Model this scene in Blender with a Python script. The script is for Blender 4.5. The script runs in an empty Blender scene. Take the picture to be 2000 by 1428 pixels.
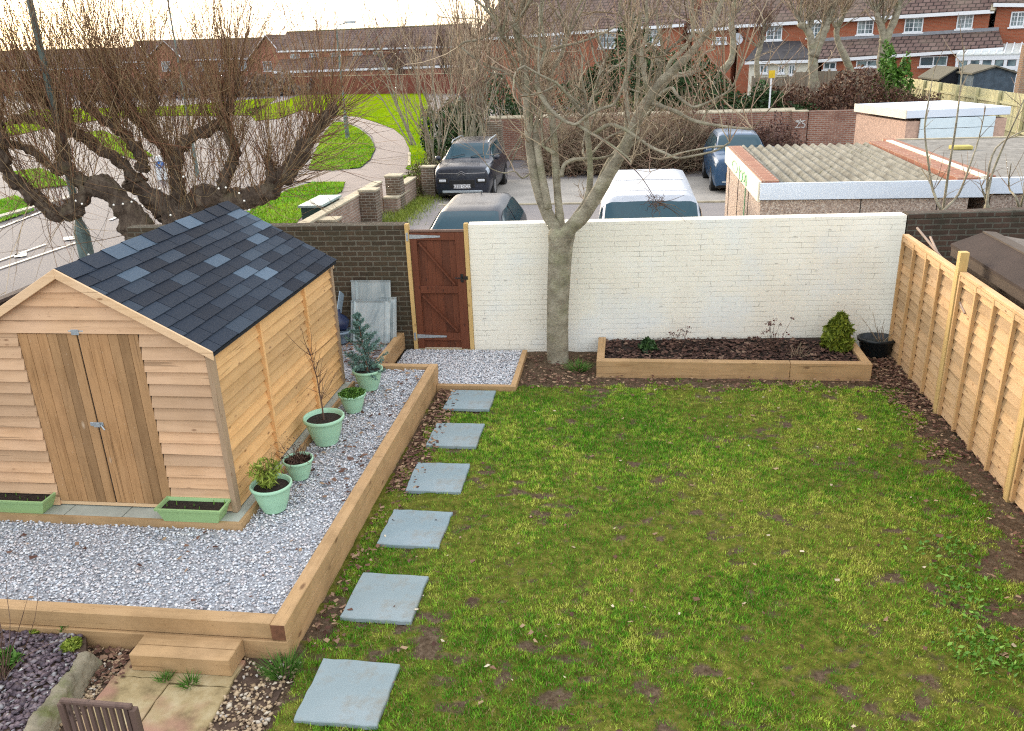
import bpy, bmesh, math, random
import numpy as np
from mathutils import Vector, Matrix, Euler
sc = bpy.context.scene
C = sc.collection
R = math.radians
random.seed(7); rng = np.random.default_rng(7)

# ---------------- camera ----------------
FPX = 1620.0; YAW, PITCH, ROLL = R(-8.116), R(21.044), R(-2.191); CAMZ = 4.2
fwd = Vector((math.sin(YAW)*math.cos(PITCH), math.cos(YAW)*math.cos(PITCH), -math.sin(PITCH)))
rgt0 = Vector((math.cos(YAW), -math.sin(YAW), 0)); up0 = rgt0.cross(fwd)
rgt = math.cos(ROLL)*rgt0 + math.sin(ROLL)*up0
upv = -math.sin(ROLL)*rgt0 + math.cos(ROLL)*up0
CAM = Vector((0, 0, CAMZ))
cd = bpy.data.cameras.new('camera'); cam = bpy.data.objects.new('camera', cd); C.objects.link(cam)
mw = Matrix((( rgt.x, upv.x, -fwd.x, 0), (rgt.y, upv.y, -fwd.y, 0), (rgt.z, upv.z, -fwd.z, CAMZ), (0, 0, 0, 1)))
cam.matrix_world = mw
cd.sensor_width = 36; cd.lens = 36*FPX/2000; cd.clip_start = .1; cd.clip_end = 3000
sc.camera = cam
# ---------------- sky, sun, exposure ----------------
SUN_EL, SUN_AZ = R(17), R(-38)          # azimuth from +Y towards +X
w = bpy.data.worlds.new('World'); sc.world = w; w.use_nodes = True
nt = w.node_tree; nt.nodes.clear()
out = nt.nodes.new('ShaderNodeOutputWorld'); bg = nt.nodes.new('ShaderNodeBackground')
sky = nt.nodes.new('ShaderNodeTexSky'); sky.sky_type = 'NISHITA'; sky.sun_disc = False
sky.sun_elevation = SUN_EL; sky.sun_rotation = SUN_AZ; sky.air_density = 1.0; sky.dust_density = 3.2; sky.ozone_density = 1.0
tc = nt.nodes.new('ShaderNodeTexCoord'); mp = nt.nodes.new('ShaderNodeMapping'); mp.inputs['Scale'].default_value = (1, 1, 3.2)
nz = nt.nodes.new('ShaderNodeTexNoise'); nz.inputs['Scale'].default_value = 2.6; nz.inputs['Detail'].default_value = 7
cr = nt.nodes.new('ShaderNodeValToRGB'); cr.color_ramp.elements[0].position = .38; cr.color_ramp.elements[1].position = .62
mx = nt.nodes.new('ShaderNodeMix'); mx.data_type = 'RGBA'
mx.inputs[7].default_value = (7.0, 6.95, 6.9, 1)
ma = nt.nodes.new('ShaderNodeMath'); ma.operation = 'MULTIPLY_ADD'; ma.inputs[1].default_value = .42; ma.inputs[2].default_value = .30
L = nt.links.new
L(tc.outputs['Generated'], mp.inputs[0]); L(mp.outputs[0], nz.inputs['Vector']); L(nz.outputs[0], cr.inputs[0])
L(cr.outputs[0], ma.inputs[0]); L(ma.outputs[0], mx.inputs[0]); L(sky.outputs[0], mx.inputs[6]); L(mx.outputs[2], bg.inputs[0])
bg.inputs[1].default_value = .15; L(bg.outputs[0], out.inputs[0])
sd = bpy.data.lights.new('sun', 'SUN'); sd.energy = 1.3; sd.angle = R(14); sd.color = (1, .86, .68)
so = bpy.data.objects.new('sun', sd); C.objects.link(so)
sdir = Vector((math.sin(SUN_AZ)*math.cos(SUN_EL), math.cos(SUN_AZ)*math.cos(SUN_EL), math.sin(SUN_EL)))
so.rotation_euler = sdir.to_track_quat('Z', 'Y').to_euler(); so.location = (0, 0, 30)
sc.view_settings.view_transform = 'Standard'; sc.view_settings.look = 'None'; sc.view_settings.gamma = 1
sc.view_settings.exposure = 1.46
sc.cycles.use_denoising = False; sc.cycles.filter_width = 1.15; sc.cycles.max_bounces = 6; sc.cycles.transparent_max_bounces = 8

# ---------------- pixel -> world on a real plane ----------------
def ray(px, py):
    return rgt*((px-1000)/FPX) + upv*((714-py)/FPX) + fwd
def G(px, py, z=0.0):
    d = ray(px, py); return CAM + d*((z-CAMZ)/d.z)
def PY(px, py, y):
    d = ray(px, py); return CAM + d*(y/d.y)
def PX(px, py, x):
    d = ray(px, py); return CAM + d*(x/d.x)

# ---------------- object helpers ----------------
WORLD = set()
def link(o, parent=None):
    C.objects.link(o)
    if parent is not None:
        o.parent = parent
        if parent.name in WORLD: o.matrix_parent_inverse = parent.matrix_basis.inverted()
    return o
def wthing(*a, **k):      # a thing whose parts are written in world coordinates
    o = thing(*a, **k); WORLD.add(o.name); return o
def tag(o, label=None, cat=None, group=None, kind=None):
    if label: o['label'] = label
    if cat: o['category'] = cat
    if group: o['group'] = group
    if kind: o['kind'] = kind
    return o
def thing(name, label, cat, loc=(0, 0, 0), rz=0, group=None):
    o = bpy.data.objects.new(name, None); link(o); o.location = loc; o.rotation_euler = (0, 0, rz); o.empty_display_size = .2
    return tag(o, label, cat, group)
def copy_tree(o, parent=None):
    c = o.copy(); link(c)
    if parent is not None: c.parent = parent; c.matrix_parent_inverse = o.matrix_parent_inverse
    for ch in list(KIDS.get(o.name, ())):
        k = copy_tree(ch, c); KIDS.setdefault(c.name, []).append(k)
    return c
KIDS = {}
class MB:
    def __init__(s): s.v = []; s.f = []; s.m = []; s.mi = 0
    def quad(s, a, b, c, d):
        n = len(s.v); s.v += [tuple(a), tuple(b), tuple(c), tuple(d)]; s.f.append((n, n+1, n+2, n+3)); s.m.append(s.mi); return s
    def tri(s, a, b, c):
        n = len(s.v); s.v += [tuple(a), tuple(b), tuple(c)]; s.f.append((n, n+1, n+2)); s.m.append(s.mi); return s
    def poly(s, pts):
        n = len(s.v); s.v += [tuple(p) for p in pts]; s.f.append(tuple(range(n, n+len(pts)))); s.m.append(s.mi); return s
    def hexa(s, p):   # 8 points: bottom 0-3 ccw, top 4-7
        n = len(s.v); s.v += [tuple(q) for q in p]
        for f in ((3, 2, 1, 0), (4, 5, 6, 7), (0, 1, 5, 4), (1, 2, 6, 5), (2, 3, 7, 6), (3, 0, 4, 7)):
            s.f.append(tuple(n+i for i in f)); s.m.append(s.mi)
        return s
    def box(s, x0, x1, y0, y1, z0, z1, M=None):
        p = [(x0, y0, z0), (x1, y0, z0), (x1, y1, z0), (x0, y1, z0), (x0, y0, z1), (x1, y0, z1), (x1, y1, z1), (x0, y1, z1)]
        if M is not None: p = [tuple(M @ Vector(q)) for q in p]
        return s.hexa(p)
    def prism(s, pts, d):  # extrude polygon pts (3D) along vector d
        n = len(s.v); k = len(pts); d = Vector(d)
        s.v += [tuple(p) for p in pts] + [tuple(Vector(p)+d) for p in pts]
        s.f.append(tuple(range(n+k-1, n-1, -1))); s.f.append(tuple(range(n+k, n+2*k))); s.m += [s.mi]*2
        for i in range(k):
            j = (i+1) % k; s.f.append((n+i, n+j, n+k+j, n+k+i)); s.m.append(s.mi)
        return s
    def bar(s, a, b, w, h=None, up=(0, 0, 1)):
        a = Vector(a); b = Vector(b); h = h or w; t = (b-a).normalized(); u = Vector(up)
        if abs(t.dot(u)) > .95: u = Vector((1, 0, 0))
        x = t.cross(u).normalized()*(w/2); y = x.cross(t).normalized()*(h/2)
        return s.hexa([a-x-y, a+x-y, b+x-y, b-x-y, a-x+y, a+x+y, b+x+y, b-x+y])
    def tube(s, pts, rad, k=6, cap=True):
        pts = [Vector(p) for p in pts]; n0 = len(s.v)
        if not hasattr(rad, '__len__'): rad = [rad]*len(pts)
        u = None
        for i, p in enumerate(pts):
            t = (pts[min(i+1, len(pts)-1)]-pts[max(i-1, 0)])
            if t.length < 1e-9: t = Vector((0, 0, 1))
            t.normalize()
            if u is None: u = t.orthogonal().normalized()
            else:
                u = u - t*u.dot(t)
                u = t.orthogonal().normalized() if u.length < 1e-6 else u.normalized()
            v = t.cross(u)
            for j in range(k):
                a = 2*math.pi*j/k; s.v.append(tuple(p + (u*math.cos(a)+v*math.sin(a))*rad[i]))
        for i in range(len(pts)-1):
            for j in range(k):
                a = n0+i*k+j; b = n0+i*k+(j+1) % k; s.f.append((a, b, b+k, a+k)); s.m.append(s.mi)
        if cap:
            s.f.append(tuple(n0+j for j in range(k-1, -1, -1))); s.f.append(tuple(n0+(len(pts)-1)*k+j for j in range(k))); s.m += [s.mi]*2
        return s
    def lathe(s, prof, k=28, o=(0, 0, 0)):
        n = len(s.v)
        for r, z in prof:
            for j in range(k):
                a = 2*math.pi*j/k; s.v.append((o[0]+r*math.cos(a), o[1]+r*math.sin(a), o[2]+z))
        for i in range(len(prof)-1):
            for j in range(k):
                a = n+i*k+j; b = n+i*k+(j+1) % k; s.f.append((a, b, b+k, a+k)); s.m.append(s.mi)
        s.f.append(tuple(n+j for j in range(k-1, -1, -1))); s.f.append(tuple(n+(len(prof)-1)*k+j for j in range(k))); s.m += [s.mi]*2
        return s
    def build(s, name, mats, parent=None, smooth=False, bevel=0, loc=None, seg=1):
        me = bpy.data.meshes.new(name); me.from_pydata(s.v, [], s.f)
        if not isinstance(mats, (list, tuple)): mats = [mats]
        for m in mats: me.materials.append(m)
        if len(mats) > 1: me.polygons.foreach_set('material_index', np.array(s.m, dtype=np.int32))
        if smooth: me.polygons.foreach_set('use_smooth', np.ones(len(me.polygons), dtype=bool))
        me.update(); o = bpy.data.objects.new(name, me); link(o, parent)
        if loc is not None: o.location = loc
        if parent is not None: KIDS.setdefault(parent.name, []).append(o)
        if bevel:
            b = o.modifiers.new('bevel', 'BEVEL'); b.width = bevel; b.segments = seg; b.limit_method = 'ANGLE'
        return o
def npmesh(name, V, F, mat, parent=None, smooth=False, attr=None):
    """V (n,3) float, F (m,k) int, one k"""
    me = bpy.data.meshes.new(name); V = np.asarray(V, dtype=np.float32); F = np.asarray(F, dtype=np.int32)
    k = F.shape[1]; me.vertices.add(len(V)); me.vertices.foreach_set('co', V.ravel())
    me.loops.add(F.size); me.loops.foreach_set('vertex_index', F.ravel())
    me.polygons.add(len(F)); me.polygons.foreach_set('loop_start', np.arange(0, F.size, k, dtype=np.int32))
    try: me.polygons.foreach_set('loop_total', np.full(len(F), k, dtype=np.int32))
    except Exception: pass
    if smooth: me.polygons.foreach_set('use_smooth', np.ones(len(F), dtype=bool))
    if attr:
        for an, av in attr.items():
            a = me.attributes.new(an, 'FLOAT', 'POINT'); a.data.foreach_set('value', np.asarray(av, dtype=np.float32).ravel())
    me.materials.append(mat); me.update(calc_edges=True); me.validate()
    o = bpy.data.objects.new(name, me); link(o, parent)
    if parent is not None: KIDS.setdefault(parent.name, []).append(o)
    return o

# numpy value noise
_perm = rng.random((64, 64))
def vnoise(x, y):
    x = np.asarray(x, float); y = np.asarray(y, float)
    xi = np.floor(x).astype(int); yi = np.floor(y).astype(int); fx = x-xi; fy = y-yi
    fx = fx*fx*(3-2*fx); fy = fy*fy*(3-2*fy)
    a = _perm[xi % 64, yi % 64]; b = _perm[(xi+1) % 64, yi % 64]; c = _perm[xi % 64, (yi+1) % 64]; d = _perm[(xi+1) % 64, (yi+1) % 64]
    return (a*(1-fx)+b*fx)*(1-fy)+(c*(1-fx)+d*fx)*fy
def fbm(x, y, s=1., o=4):
    t = 0; a = 1; n = 0
    for i in range(o):
        t = t+a*vnoise(x*s+17.3*i, y*s+5.1*i); n += a; a *= .5; s *= 2.03
    return t/n

# ---------------- materials ----------------
MATS = {}
class N:
    def __init__(s, name, rough=.8, metallic=0, spec=.3):
        s.m = bpy.data.materials.new(name); s.m.use_nodes = True; s.t = s.m.node_tree; s.b = s.t.nodes['Principled BSDF']
        s.b.inputs['Roughness'].default_value = rough; s.b.inputs['Metallic'].default_value = metallic
        s.b.inputs['Specular IOR Level'].default_value = spec
        s.tc = s.t.nodes.new('ShaderNodeTexCoord'); s.co = s.tc.outputs['Object']; MATS[name] = s.m
    def n(s, t, **k):
        x = s.t.nodes.new(t)
        for a, b in k.items(): setattr(x, a, b)
        return x
    def l(s, a, b): s.t.links.new(a, b)
    def map(s, scale=(1, 1, 1), rot=(0, 0, 0), src=None):
        m = s.n('ShaderNodeMapping'); m.inputs['Scale'].default_value = scale; m.inputs['Rotation'].default_value = rot
        s.l(src or s.co, m.inputs[0]); return m.outputs[0]
    def noise(s, scale, detail=4, src=None, rough=.55, dist=0):
        x = s.n('ShaderNodeTexNoise'); x.inputs['Scale'].default_value = scale; x.inputs['Detail'].default_value = detail
        x.inputs['Roughness'].default_value = rough; x.inputs['Distortion'].default_value = dist
        s.l(src or s.co, x.inputs['Vector']); return x.outputs[0]
    def vor(s, scale, src=None, feat='F1', out='Distance'):
        x = s.n('ShaderNodeTexVoronoi'); x.feature = feat; x.inputs['Scale'].default_value = scale
        s.l(src or s.co, x.inputs['Vector']); return x.outputs[out]
    def ramp(s, f, stops):
        x = s.n('ShaderNodeValToRGB'); e = x.color_ramp.elements
        while len(e) < len(stops): e.new(.5)
        for i, (p, c) in enumerate(stops):
            e[i].position = p; e[i].color = c if len(c) == 4 else (*c, 1)
        s.l(f, x.inputs[0]); return x.outputs[0]
    def mix(s, f, a, b, mode='MIX'):
        x = s.n('ShaderNodeMix'); x.data_type = 'RGBA'; x.blend_type = mode
        for i, v in ((0, f), (6, a), (7, b)):
            if isinstance(v, (int, float)): x.inputs[i].default_value = v
            elif isinstance(v, tuple): x.inputs[i].default_value = v if len(v) == 4 else (*v, 1)
            else: s.l(v, x.inputs[i])
        return x.outputs[2]
    def math(s, op, a, b=0.0, c=0.0):
        x = s.n('ShaderNodeMath'); x.operation = op
        for i, v in enumerate((a, b, c)):
            if isinstance(v, (int, float)): x.inputs[i].default_value = v
            else: s.l(v, x.inputs[i])
        return x.outputs[0]
    def rand(s): return s.n('ShaderNodeNewGeometry').outputs['Random Per Island']
    def attr(s, n):
        x = s.n('ShaderNodeAttribute'); x.attribute_name = n; return x.outputs['Fac']
    def col(s, c): s.l(c, s.b.inputs['Base Color']) if not isinstance(c, tuple) else setattr(s.b.inputs['Base Color'], 'default_value', (*c[:3], 1))
    def rgh(s, c): s.l(c, s.b.inputs['Roughness'])
    def bump(s, h, strength=.4, dist=.01):
        x = s.n('ShaderNodeBump'); x.inputs['Strength'].default_value = strength; x.inputs['Distance'].default_value = dist
        s.l(h, x.inputs['Height']); s.l(x.outputs[0], s.b.inputs['Normal'])
    def wallco(s):  # (u along the wall, z) for upright faces, (x, y) on flat tops
        g = s.n('ShaderNodeNewGeometry'); sn = s.n('ShaderNodeSeparateXYZ'); s.l(g.outputs['True Normal'], sn.inputs[0])
        sp = s.n('ShaderNodeSeparateXYZ'); s.l(s.co, sp.inputs[0])
        ax = s.math('GREATER_THAN', s.math('ABSOLUTE', sn.outputs[0]), .7)
        u = s.math('ADD', s.math('MULTIPLY', sp.outputs[1], ax), s.math('MULTIPLY', sp.outputs[0], s.math('SUBTRACT', 1.0, ax)))
        az = s.math('GREATER_THAN', s.math('ABSOLUTE', sn.outputs[2]), .7)
        v = s.math('ADD', s.math('MULTIPLY', sp.outputs[1], az), s.math('MULTIPLY', sp.outputs[2], s.math('SUBTRACT', 1.0, az)))
        cb = s.n('ShaderNodeCombineXYZ'); s.l(u, cb.inputs[0]); s.l(v, cb.inputs[1]); return cb.outputs[0]
def flat(name, c, rough=.7, metallic=0, spec=.3, var=.12, scale=6, bump=0):
    m = N(name, rough, metallic, spec); f = m.noise(scale, 5)
    lo = tuple(x*(1-var) for x in c); hi = tuple(min(1, x*(1+var)) for x in c)
    m.col(m.ramp(f, [(.3, lo), (.7, hi)]))
    if bump: m.bump(m.noise(scale*12, 3), bump, .01)
    return m.m
def wood(name, light, dark, knot, axis='x', rough=.75, knots=1., isl=.25, wet=0, grain=1.0, ks=8.5):
    m = N(name, rough)
    st = {'x': (.6, 9, 9), 'y': (9, .6, 9), 'z': (9, 9, .6)}[axis]
    rd = m.rand(); off = m.n('ShaderNodeVectorMath'); off.operation = 'ADD'; cb = m.n('ShaderNodeCombineXYZ')
    for i in range(3): m.l(m.math('MULTIPLY', rd, 31.7*(i+1)), cb.inputs[i])
    m.l(m.co, off.inputs[0]); m.l(cb.outputs[0], off.inputs[1]); src = off.outputs[0]
    g = m.noise(3.2*grain, 6, m.map(st, src=src), .6, .6)
    base = m.ramp(g, [(.22, dark), (.5, light), (.8, tuple(min(1, c*1.1) for c in light))]); base = m.mix(m.ramp(m.noise(2.2, 3, src=src), [(.4, (0, 0, 0)), (.7, (.45,)*3)]), base, tuple(min(1, c*f) for c, f in zip(light, (1.08, 1.12, 1.25))))
    tint = m.ramp(rd, [(0, (1-isl, 1-isl, 1-isl)), (.5, (1, 1, 1)), (1, (1+isl*.3, 1+isl*.15, 1))])
    base = m.mix(1.0, base, tint, 'MULTIPLY')
    kst = {'x': (.45, 1.1, 1.1), 'y': (1.1, .45, 1.1), 'z': (1.1, 1.1, .45)}[axis]
    kd = m.vor(ks, m.map(kst, src=src)); kf = m.ramp(kd, [(.06, (1, 1, 1)), (.13, (0, 0, 0))])
    kb = m.math('MULTIPLY', kf, .75*knots)
    base = m.mix(kb, base, knot); k2 = m.ramp(m.vor(21, m.map(kst, src=src)), [(.05, (1, 1, 1)), (.1, (0, 0, 0))]); base = m.mix(m.math('MULTIPLY', k2, .5*knots), base, knot)
    cst = {'x': (.35, 14, 14), 'y': (14, .35, 14), 'z': (14, 14, .35)}[axis]; ck = m.noise(2.6, 3, m.map(cst, src=src)); base = m.mix(m.ramp(ck, [(.655, (0, 0, 0)), (.685, (.6,)*3)]), base, tuple(c*.45 for c in dark))
    if wet:
        wn = m.noise(2.3, 5, rough=.7); base = m.mix(m.ramp(wn, [(.45, (0, 0, 0)), (.75, (wet, wet, wet))]), base, tuple(c*.55 for c in dark))
    m.col(base); m.bump(g, .25, .004); return m.m
# =============== materials ===============
def brick(name, c1, c2, mortar, rough=.9, bias=0, bump=.6, w_=.225, h_=.075, mort=.012, dirt=None, dirtamt=.5, noise_sc=3):
    m = N(name, rough); co = m.wallco(); b = m.n('ShaderNodeTexBrick')
    b.inputs['Scale'].default_value = 1; b.inputs['Brick Width'].default_value = w_; b.inputs['Row Height'].default_value = h_
    b.inputs['Mortar Size'].default_value = mort; b.inputs['Mortar Smooth'].default_value = .3; b.inputs['Bias'].default_value = bias
    b.inputs['Color1'].default_value = (*c1, 1); b.inputs['Color2'].default_value = (*c2, 1); b.inputs['Mortar'].default_value = (*mortar, 1)
    ns = m.noise(7, 3); vm = m.n('ShaderNodeVectorMath'); vm.operation = 'ADD'
    cb = m.n('ShaderNodeCombineXYZ'); m.l(m.math('MULTIPLY', m.math('SUBTRACT', ns, .5), .018), cb.inputs[1]); m.l(co, vm.inputs[0]); m.l(cb.outputs[0], vm.inputs[1])
    m.l(vm.outputs[0], b.inputs['Vector'])
    c = b.outputs[0]; f = m.noise(noise_sc, 6, rough=.65)
    c = m.mix(.35, c, m.ramp(m.noise(40, 2), [(.3, (.3, .3, .3)), (.7, (1, 1, 1))]), 'MULTIPLY')
    if dirt: c = m.mix(m.ramp(f, [(.42, (0, 0, 0)), (.7, (dirtamt,)*3)]), c, dirt)
    m.col(c); h = m.math('ADD', m.math('MULTIPLY', b.outputs[1], -1.0), m.math('MULTIPLY', m.noise(30, 4), .5))
    m.bump(h, bump, .012); return m.m
E_ = {}
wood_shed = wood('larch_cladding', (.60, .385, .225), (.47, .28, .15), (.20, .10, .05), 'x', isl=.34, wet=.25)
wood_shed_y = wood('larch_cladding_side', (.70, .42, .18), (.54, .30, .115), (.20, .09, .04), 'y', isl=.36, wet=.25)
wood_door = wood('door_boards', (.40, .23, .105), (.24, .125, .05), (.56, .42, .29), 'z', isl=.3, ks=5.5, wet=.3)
wood_trim = wood('trim_timber', (.66, .45, .26), (.52, .32, .16), (.2, .09, .04), 'x', isl=.1)
wood_trim_y = wood('trim_timber_y', (.36, .25, .155), (.27, .18, .10), (.2, .09, .04), 'z', isl=.1)
wood_sleeper_x = wood('sleeper_timber', (.43, .28, .14), (.33, .20, .09), (.11, .05, .022), 'x', isl=.2, knots=1, ks=5, wet=.55)
wood_sleeper_y = wood('sleeper_timber_long', (.46, .295, .145), (.35, .21, .09), (.11, .05, .022), 'y', isl=.2, knots=1, ks=5, wet=.55)
wood_fence = wood('lap_fence_boards', (.60, .39, .205), (.46, .275, .125), (.2, .085, .035), 'y', isl=.4, wet=.4)
wood_fence_z = wood('lap_fence_battens', (.56, .35, .16), (.42, .24, .10), (.2, .085, .035), 'z', isl=.15)
wood_post = wood('post_timber', (.56, .38, .15), (.42, .27, .09), (.2, .09, .04), 'z', isl=.1)
wood_gate = wood('stained_gate_boards', (.13, .042, .02), (.065, .022, .012), (.04, .015, .01), 'z', isl=.35, rough=.6)
wood_chair = wood('weathered_chair_timber', (.115, .075, .06), (.06, .038, .032), (.03, .02, .015), 'z', isl=.3)
wood_pale = wood('pale_green_fence_timber', (.50, .47, .27), (.36, .33, .17), (.2, .18, .09), 'z', isl=.25)
wood_dark = wood('dark_fence_timber', (.06, .042, .03), (.035, .025, .02), (.02, .015, .01), 'x', isl=.3)
m_zinc = flat('galvanised_steel', (.42, .47, .50), .45, .6, .5, .2, 30)
m_black = flat('black_metal', (.02, .02, .02), .4, .3, .5)

# painted wall
m = N('painted_white_brick', .75); co = m.wallco(); b = m.n('ShaderNodeTexBrick')
b.inputs['Scale'].default_value = 1; b.inputs['Brick Width'].default_value = .34; b.inputs['Row Height'].default_value = .0756; b.inputs['Mortar Size'].default_value = .0045
b.inputs['Mortar Smooth'].default_value = .6; b.inputs['Bias'].default_value = 0
vm = m.n('ShaderNodeVectorMath'); vm.operation = 'ADD'; cb = m.n('ShaderNodeCombineXYZ')
m.l(m.math('MULTIPLY', m.math('SUBTRACT', m.noise(2.2, 4), .5), .035), cb.inputs[1]); m.l(m.math('MULTIPLY', m.math('SUBTRACT', m.noise(5, 2), .5), .1), cb.inputs[0])
m.l(co, vm.inputs[0]); m.l(cb.outputs[0], vm.inputs[1]); m.l(vm.outputs[0], b.inputs['Vector'])
brk = m.noise(3.5, 5, rough=.7)
mo = m.math('MULTIPLY', b.outputs[1], m.ramp(brk, [(.46, (.06,)*3), (.68, (.9,)*3)]))
base = m.ramp(m.noise(1.3, 5), [(.3, (.80, .75, .63)), (.55, (.86, .825, .71)), (.75, (.84, .83, .76))])
base = m.mix(mo, base, (.22, .20, .16)); base = m.mix(m.ramp(m.noise(.9, 3), [(.52, (0, 0, 0)), (.62, (.35,)*3)]), base, (.72, .78, .80))
cn = m.n('ShaderNodeTexNoise'); cn.inputs['Scale'].default_value = 9; cn.inputs['Detail'].default_value = 8; m.l(m.map((1, 1, 2.5)), cn.inputs['Vector'])
base = m.mix(m.ramp(cn.outputs[0], [(.655, (0, 0, 0)), (.70, (.55,)*3)]), base, (.27, .25, .22))
m.col(base); m.bump(m.math('ADD', m.math('MULTIPLY', b.outputs[1], -1.0), m.math('MULTIPLY', m.noise(14, 5), .8)), .35, .010); m_white = m.m
m_brown = brick('brown_brick', (.055, .038, .024), (.09, .06, .036), (.15, .135, .10), dirt=(.045, .042, .022), dirtamt=.55)
m_darkbrick = brick('dark_brick', (.06, .035, .026), (.095, .055, .038), (.12, .11, .085), dirt=(.028, .03, .018), dirtamt=.75)
m_redwall = brick('red_garden_brick', (.27, .115, .075), (.36, .19, .13), (.42, .34, .28), dirt=(.10, .04, .03), dirtamt=.7, noise_sc=1.2)
m_redhouse = brick('house_brick', (.34, .085, .036), (.42, .12, .06), (.30, .17, .11), bump=.2)
m_farbrick = brick('far_brick', (.34, .12, .07), (.42, .16, .10), (.34, .2, .15), bump=.1)
m_redlong = brick('red_boundary_brick', (.17, .038, .028), (.22, .052, .038), (.16, .06, .045), bump=.1)
m_pink = brick('pinkish_brick', (.33, .21, .155), (.42, .29, .22), (.48, .42, .35), dirt=(.16, .12, .08), dirtamt=.5)
m_pier = brick('pier_brick', (.13, .085, .06), (.20, .13, .085), (.35, .31, .25), dirt=(.08, .08, .05), dirtamt=.6)
m_brickr = brick('tan_brick', (.30, .17, .10), (.38, .22, .13), (.35, .3, .24))
m_coping = flat('coping_stone', (.40, .35, .25), .9, var=.25, scale=4, bump=.2)
m_conc = flat('concrete', (.33, .305, .27), .9, var=.15, scale=1.2, bump=.15)

# ground
m = N('lawn_soil_blade_shade', .95, spec=.05); a = m.attr('bare')
g1 = m.ramp(m.noise(11, 6, rough=.7), [(.3, (.05, .06, .010)), (.5, (.12, .13, .02)), (.7, (.24, .21, .05))])  # grassy ground darkened in colour to stand for shadow gaps between blades
soil = m.ramp(m.noise(26, 6, rough=.75), [(.3, (.055, .036, .022)), (.5, (.12, .083, .053)), (.72, (.21, .155, .105))])
m.col(m.mix(m.ramp(a, [(.42, (0, 0, 0)), (.6, (1, 1, 1))]), g1, soil)); m.bump(m.noise(30, 6, rough=.7), .9, .03); m_lawn = m.m
m = N('grass_blades', .85, spec=.08); rd = m.rand(); a = m.attr('tone')
c = m.ramp(a, [(.10, (.085, .27, .016)), (.42, (.20, .43, .035)), (.72, (.36, .53, .055)), (.96, (.58, .64, .12))]); c = m.mix(1, c, m.ramp(rd, [(0, (.6, .6, .6)), (.5, (1, 1, 1)), (1, (1.45, 1.4, 1.5))]), 'MULTIPLY')
c = m.mix(m.ramp(rd, [(.84, (0, 0, 0)), (.9, (1, 1, 1))]), c, (.34, .25, .12)); m.col(c); m_blade = m.m
m = N('verge_grass', .95, spec=0); m.col(m.ramp(m.noise(2.2, 8, rough=.75), [(.3, (.09, .16, .002)), (.5, (.16, .25, .003)), (.7, (.27, .33, .008))])); m.bump(m.noise(18, 6), .8, .06); m_verge = m.m
m = N('asphalt', .9); n1 = m.noise(.6, 6, rough=.6); m.col(m.mix(.5, m.ramp(n1, [(.3, (.085, .08, .085)), (.7, (.125, .118, .122))]), m.ramp(m.noise(160, 2), [(.3, (.09, .085, .09)), (.7, (.25, .235, .24))]))); m.bump(m.noise(120, 2), .3, .005); m_asph = m.m
m = N('car_park_tarmac', .9); n1 = m.noise(.9, 6, rough=.6); m.col(m.mix(.4, m.ramp(n1, [(.3, (.21, .19, .185)), (.7, (.29, .26, .25))]), m.ramp(m.noise(140, 2), [(.3, (.1, .1, .1)), (.7, (.3, .28, .27))]))); m_tarmac = m.m
m_paint = flat('road_paint', (.62, .60, .55), .8, var=.2, scale=9)
m = N('gravel_base', .95); m.col(m.ramp(m.vor(70, out='Color'), [(0, (.22, .22, .23)), (.5, (.42, .43, .45)), (1, (.62, .63, .65))])); m.bump(m.vor(60), .8, .02); m_gravbase = m.m
m = N('gravel_stones', .75); rd = m.rand()
m.col(m.ramp(rd, [(0, (.20, .21, .24)), (.12, (.42, .45, .49)), (.32, (.64, .66, .69)), (.5, (.52, .47, .47)), (.60, (.78, .79, .80)), (.78, (.64, .57, .54)), (.84, (.88, .88, .88)), (1, (.56, .61, .66))])); m_stone = m.m
m = N('slate_chips', .6, spec=.4); rd = m.rand()
m.col(m.ramp(rd, [(0, (.055, .04, .05)), (.3, (.10, .07, .085)), (.6, (.16, .115, .13)), (.85, (.20, .16, .17)), (.97, (.25, .24, .25)), (1, (.5, .48, .45))])); m_slate = m.m
m = N('shingle', .8); rd = m.rand()
m.col(m.ramp(rd, [(0, (.14, .09, .06)), (.25, (.34, .24, .14)), (.5, (.50, .38, .24)), (.75, (.26, .18, .12)), (.9, (.60, .52, .40)), (1, (.4, .36, .32))])); m_shingle = m.m
m = N('dead_leaves', .85, spec=.15); rd = m.rand()
m.col(m.ramp(rd, [(0, (.06, .03, .022)), (.3, (.115, .058, .042)), (.6, (.19, .105, .07)), (.82, (.27, .17, .11)), (1, (.40, .28, .17))])); m_leaf = m.m
m = N('bark_mulch', .95); rd = m.rand()
m.col(m.ramp(rd, [(0, (.03, .015, .012)), (.5, (.075, .038, .028)), (.85, (.13, .07, .05)), (1, (.24, .16, .11))])); m_mulch = m.m
m_soil = flat('potting_soil', (.035, .024, .018), .95, var=.5, scale=40, bump=.8)
m_earth = flat('bare_earth', (.085, .055, .038), .95, var=.4, scale=14, bump=.7)
m = N('grey_sandstone_slab', .7); n1 = m.noise(1.6, 6, rough=.6); rdm = m.n('ShaderNodeObjectInfo').outputs['Random']
c = m.ramp(n1, [(.3, (.18, .25, .28)), (.5, (.225, .30, .33)), (.7, (.28, .345, .375))]); c = m.mix(m.math('MULTIPLY', rdm, .35), c, (.28, .30, .27))
c = m.mix(m.ramp(m.noise(5, 8, rough=.7), [(.52, (0, 0, 0)), (.68, (.55,)*3)]), c, (.22, .19, .14))
m.col(c); m.bump(m.noise(9, 6), .35, .008); m_slab = m.m
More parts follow.
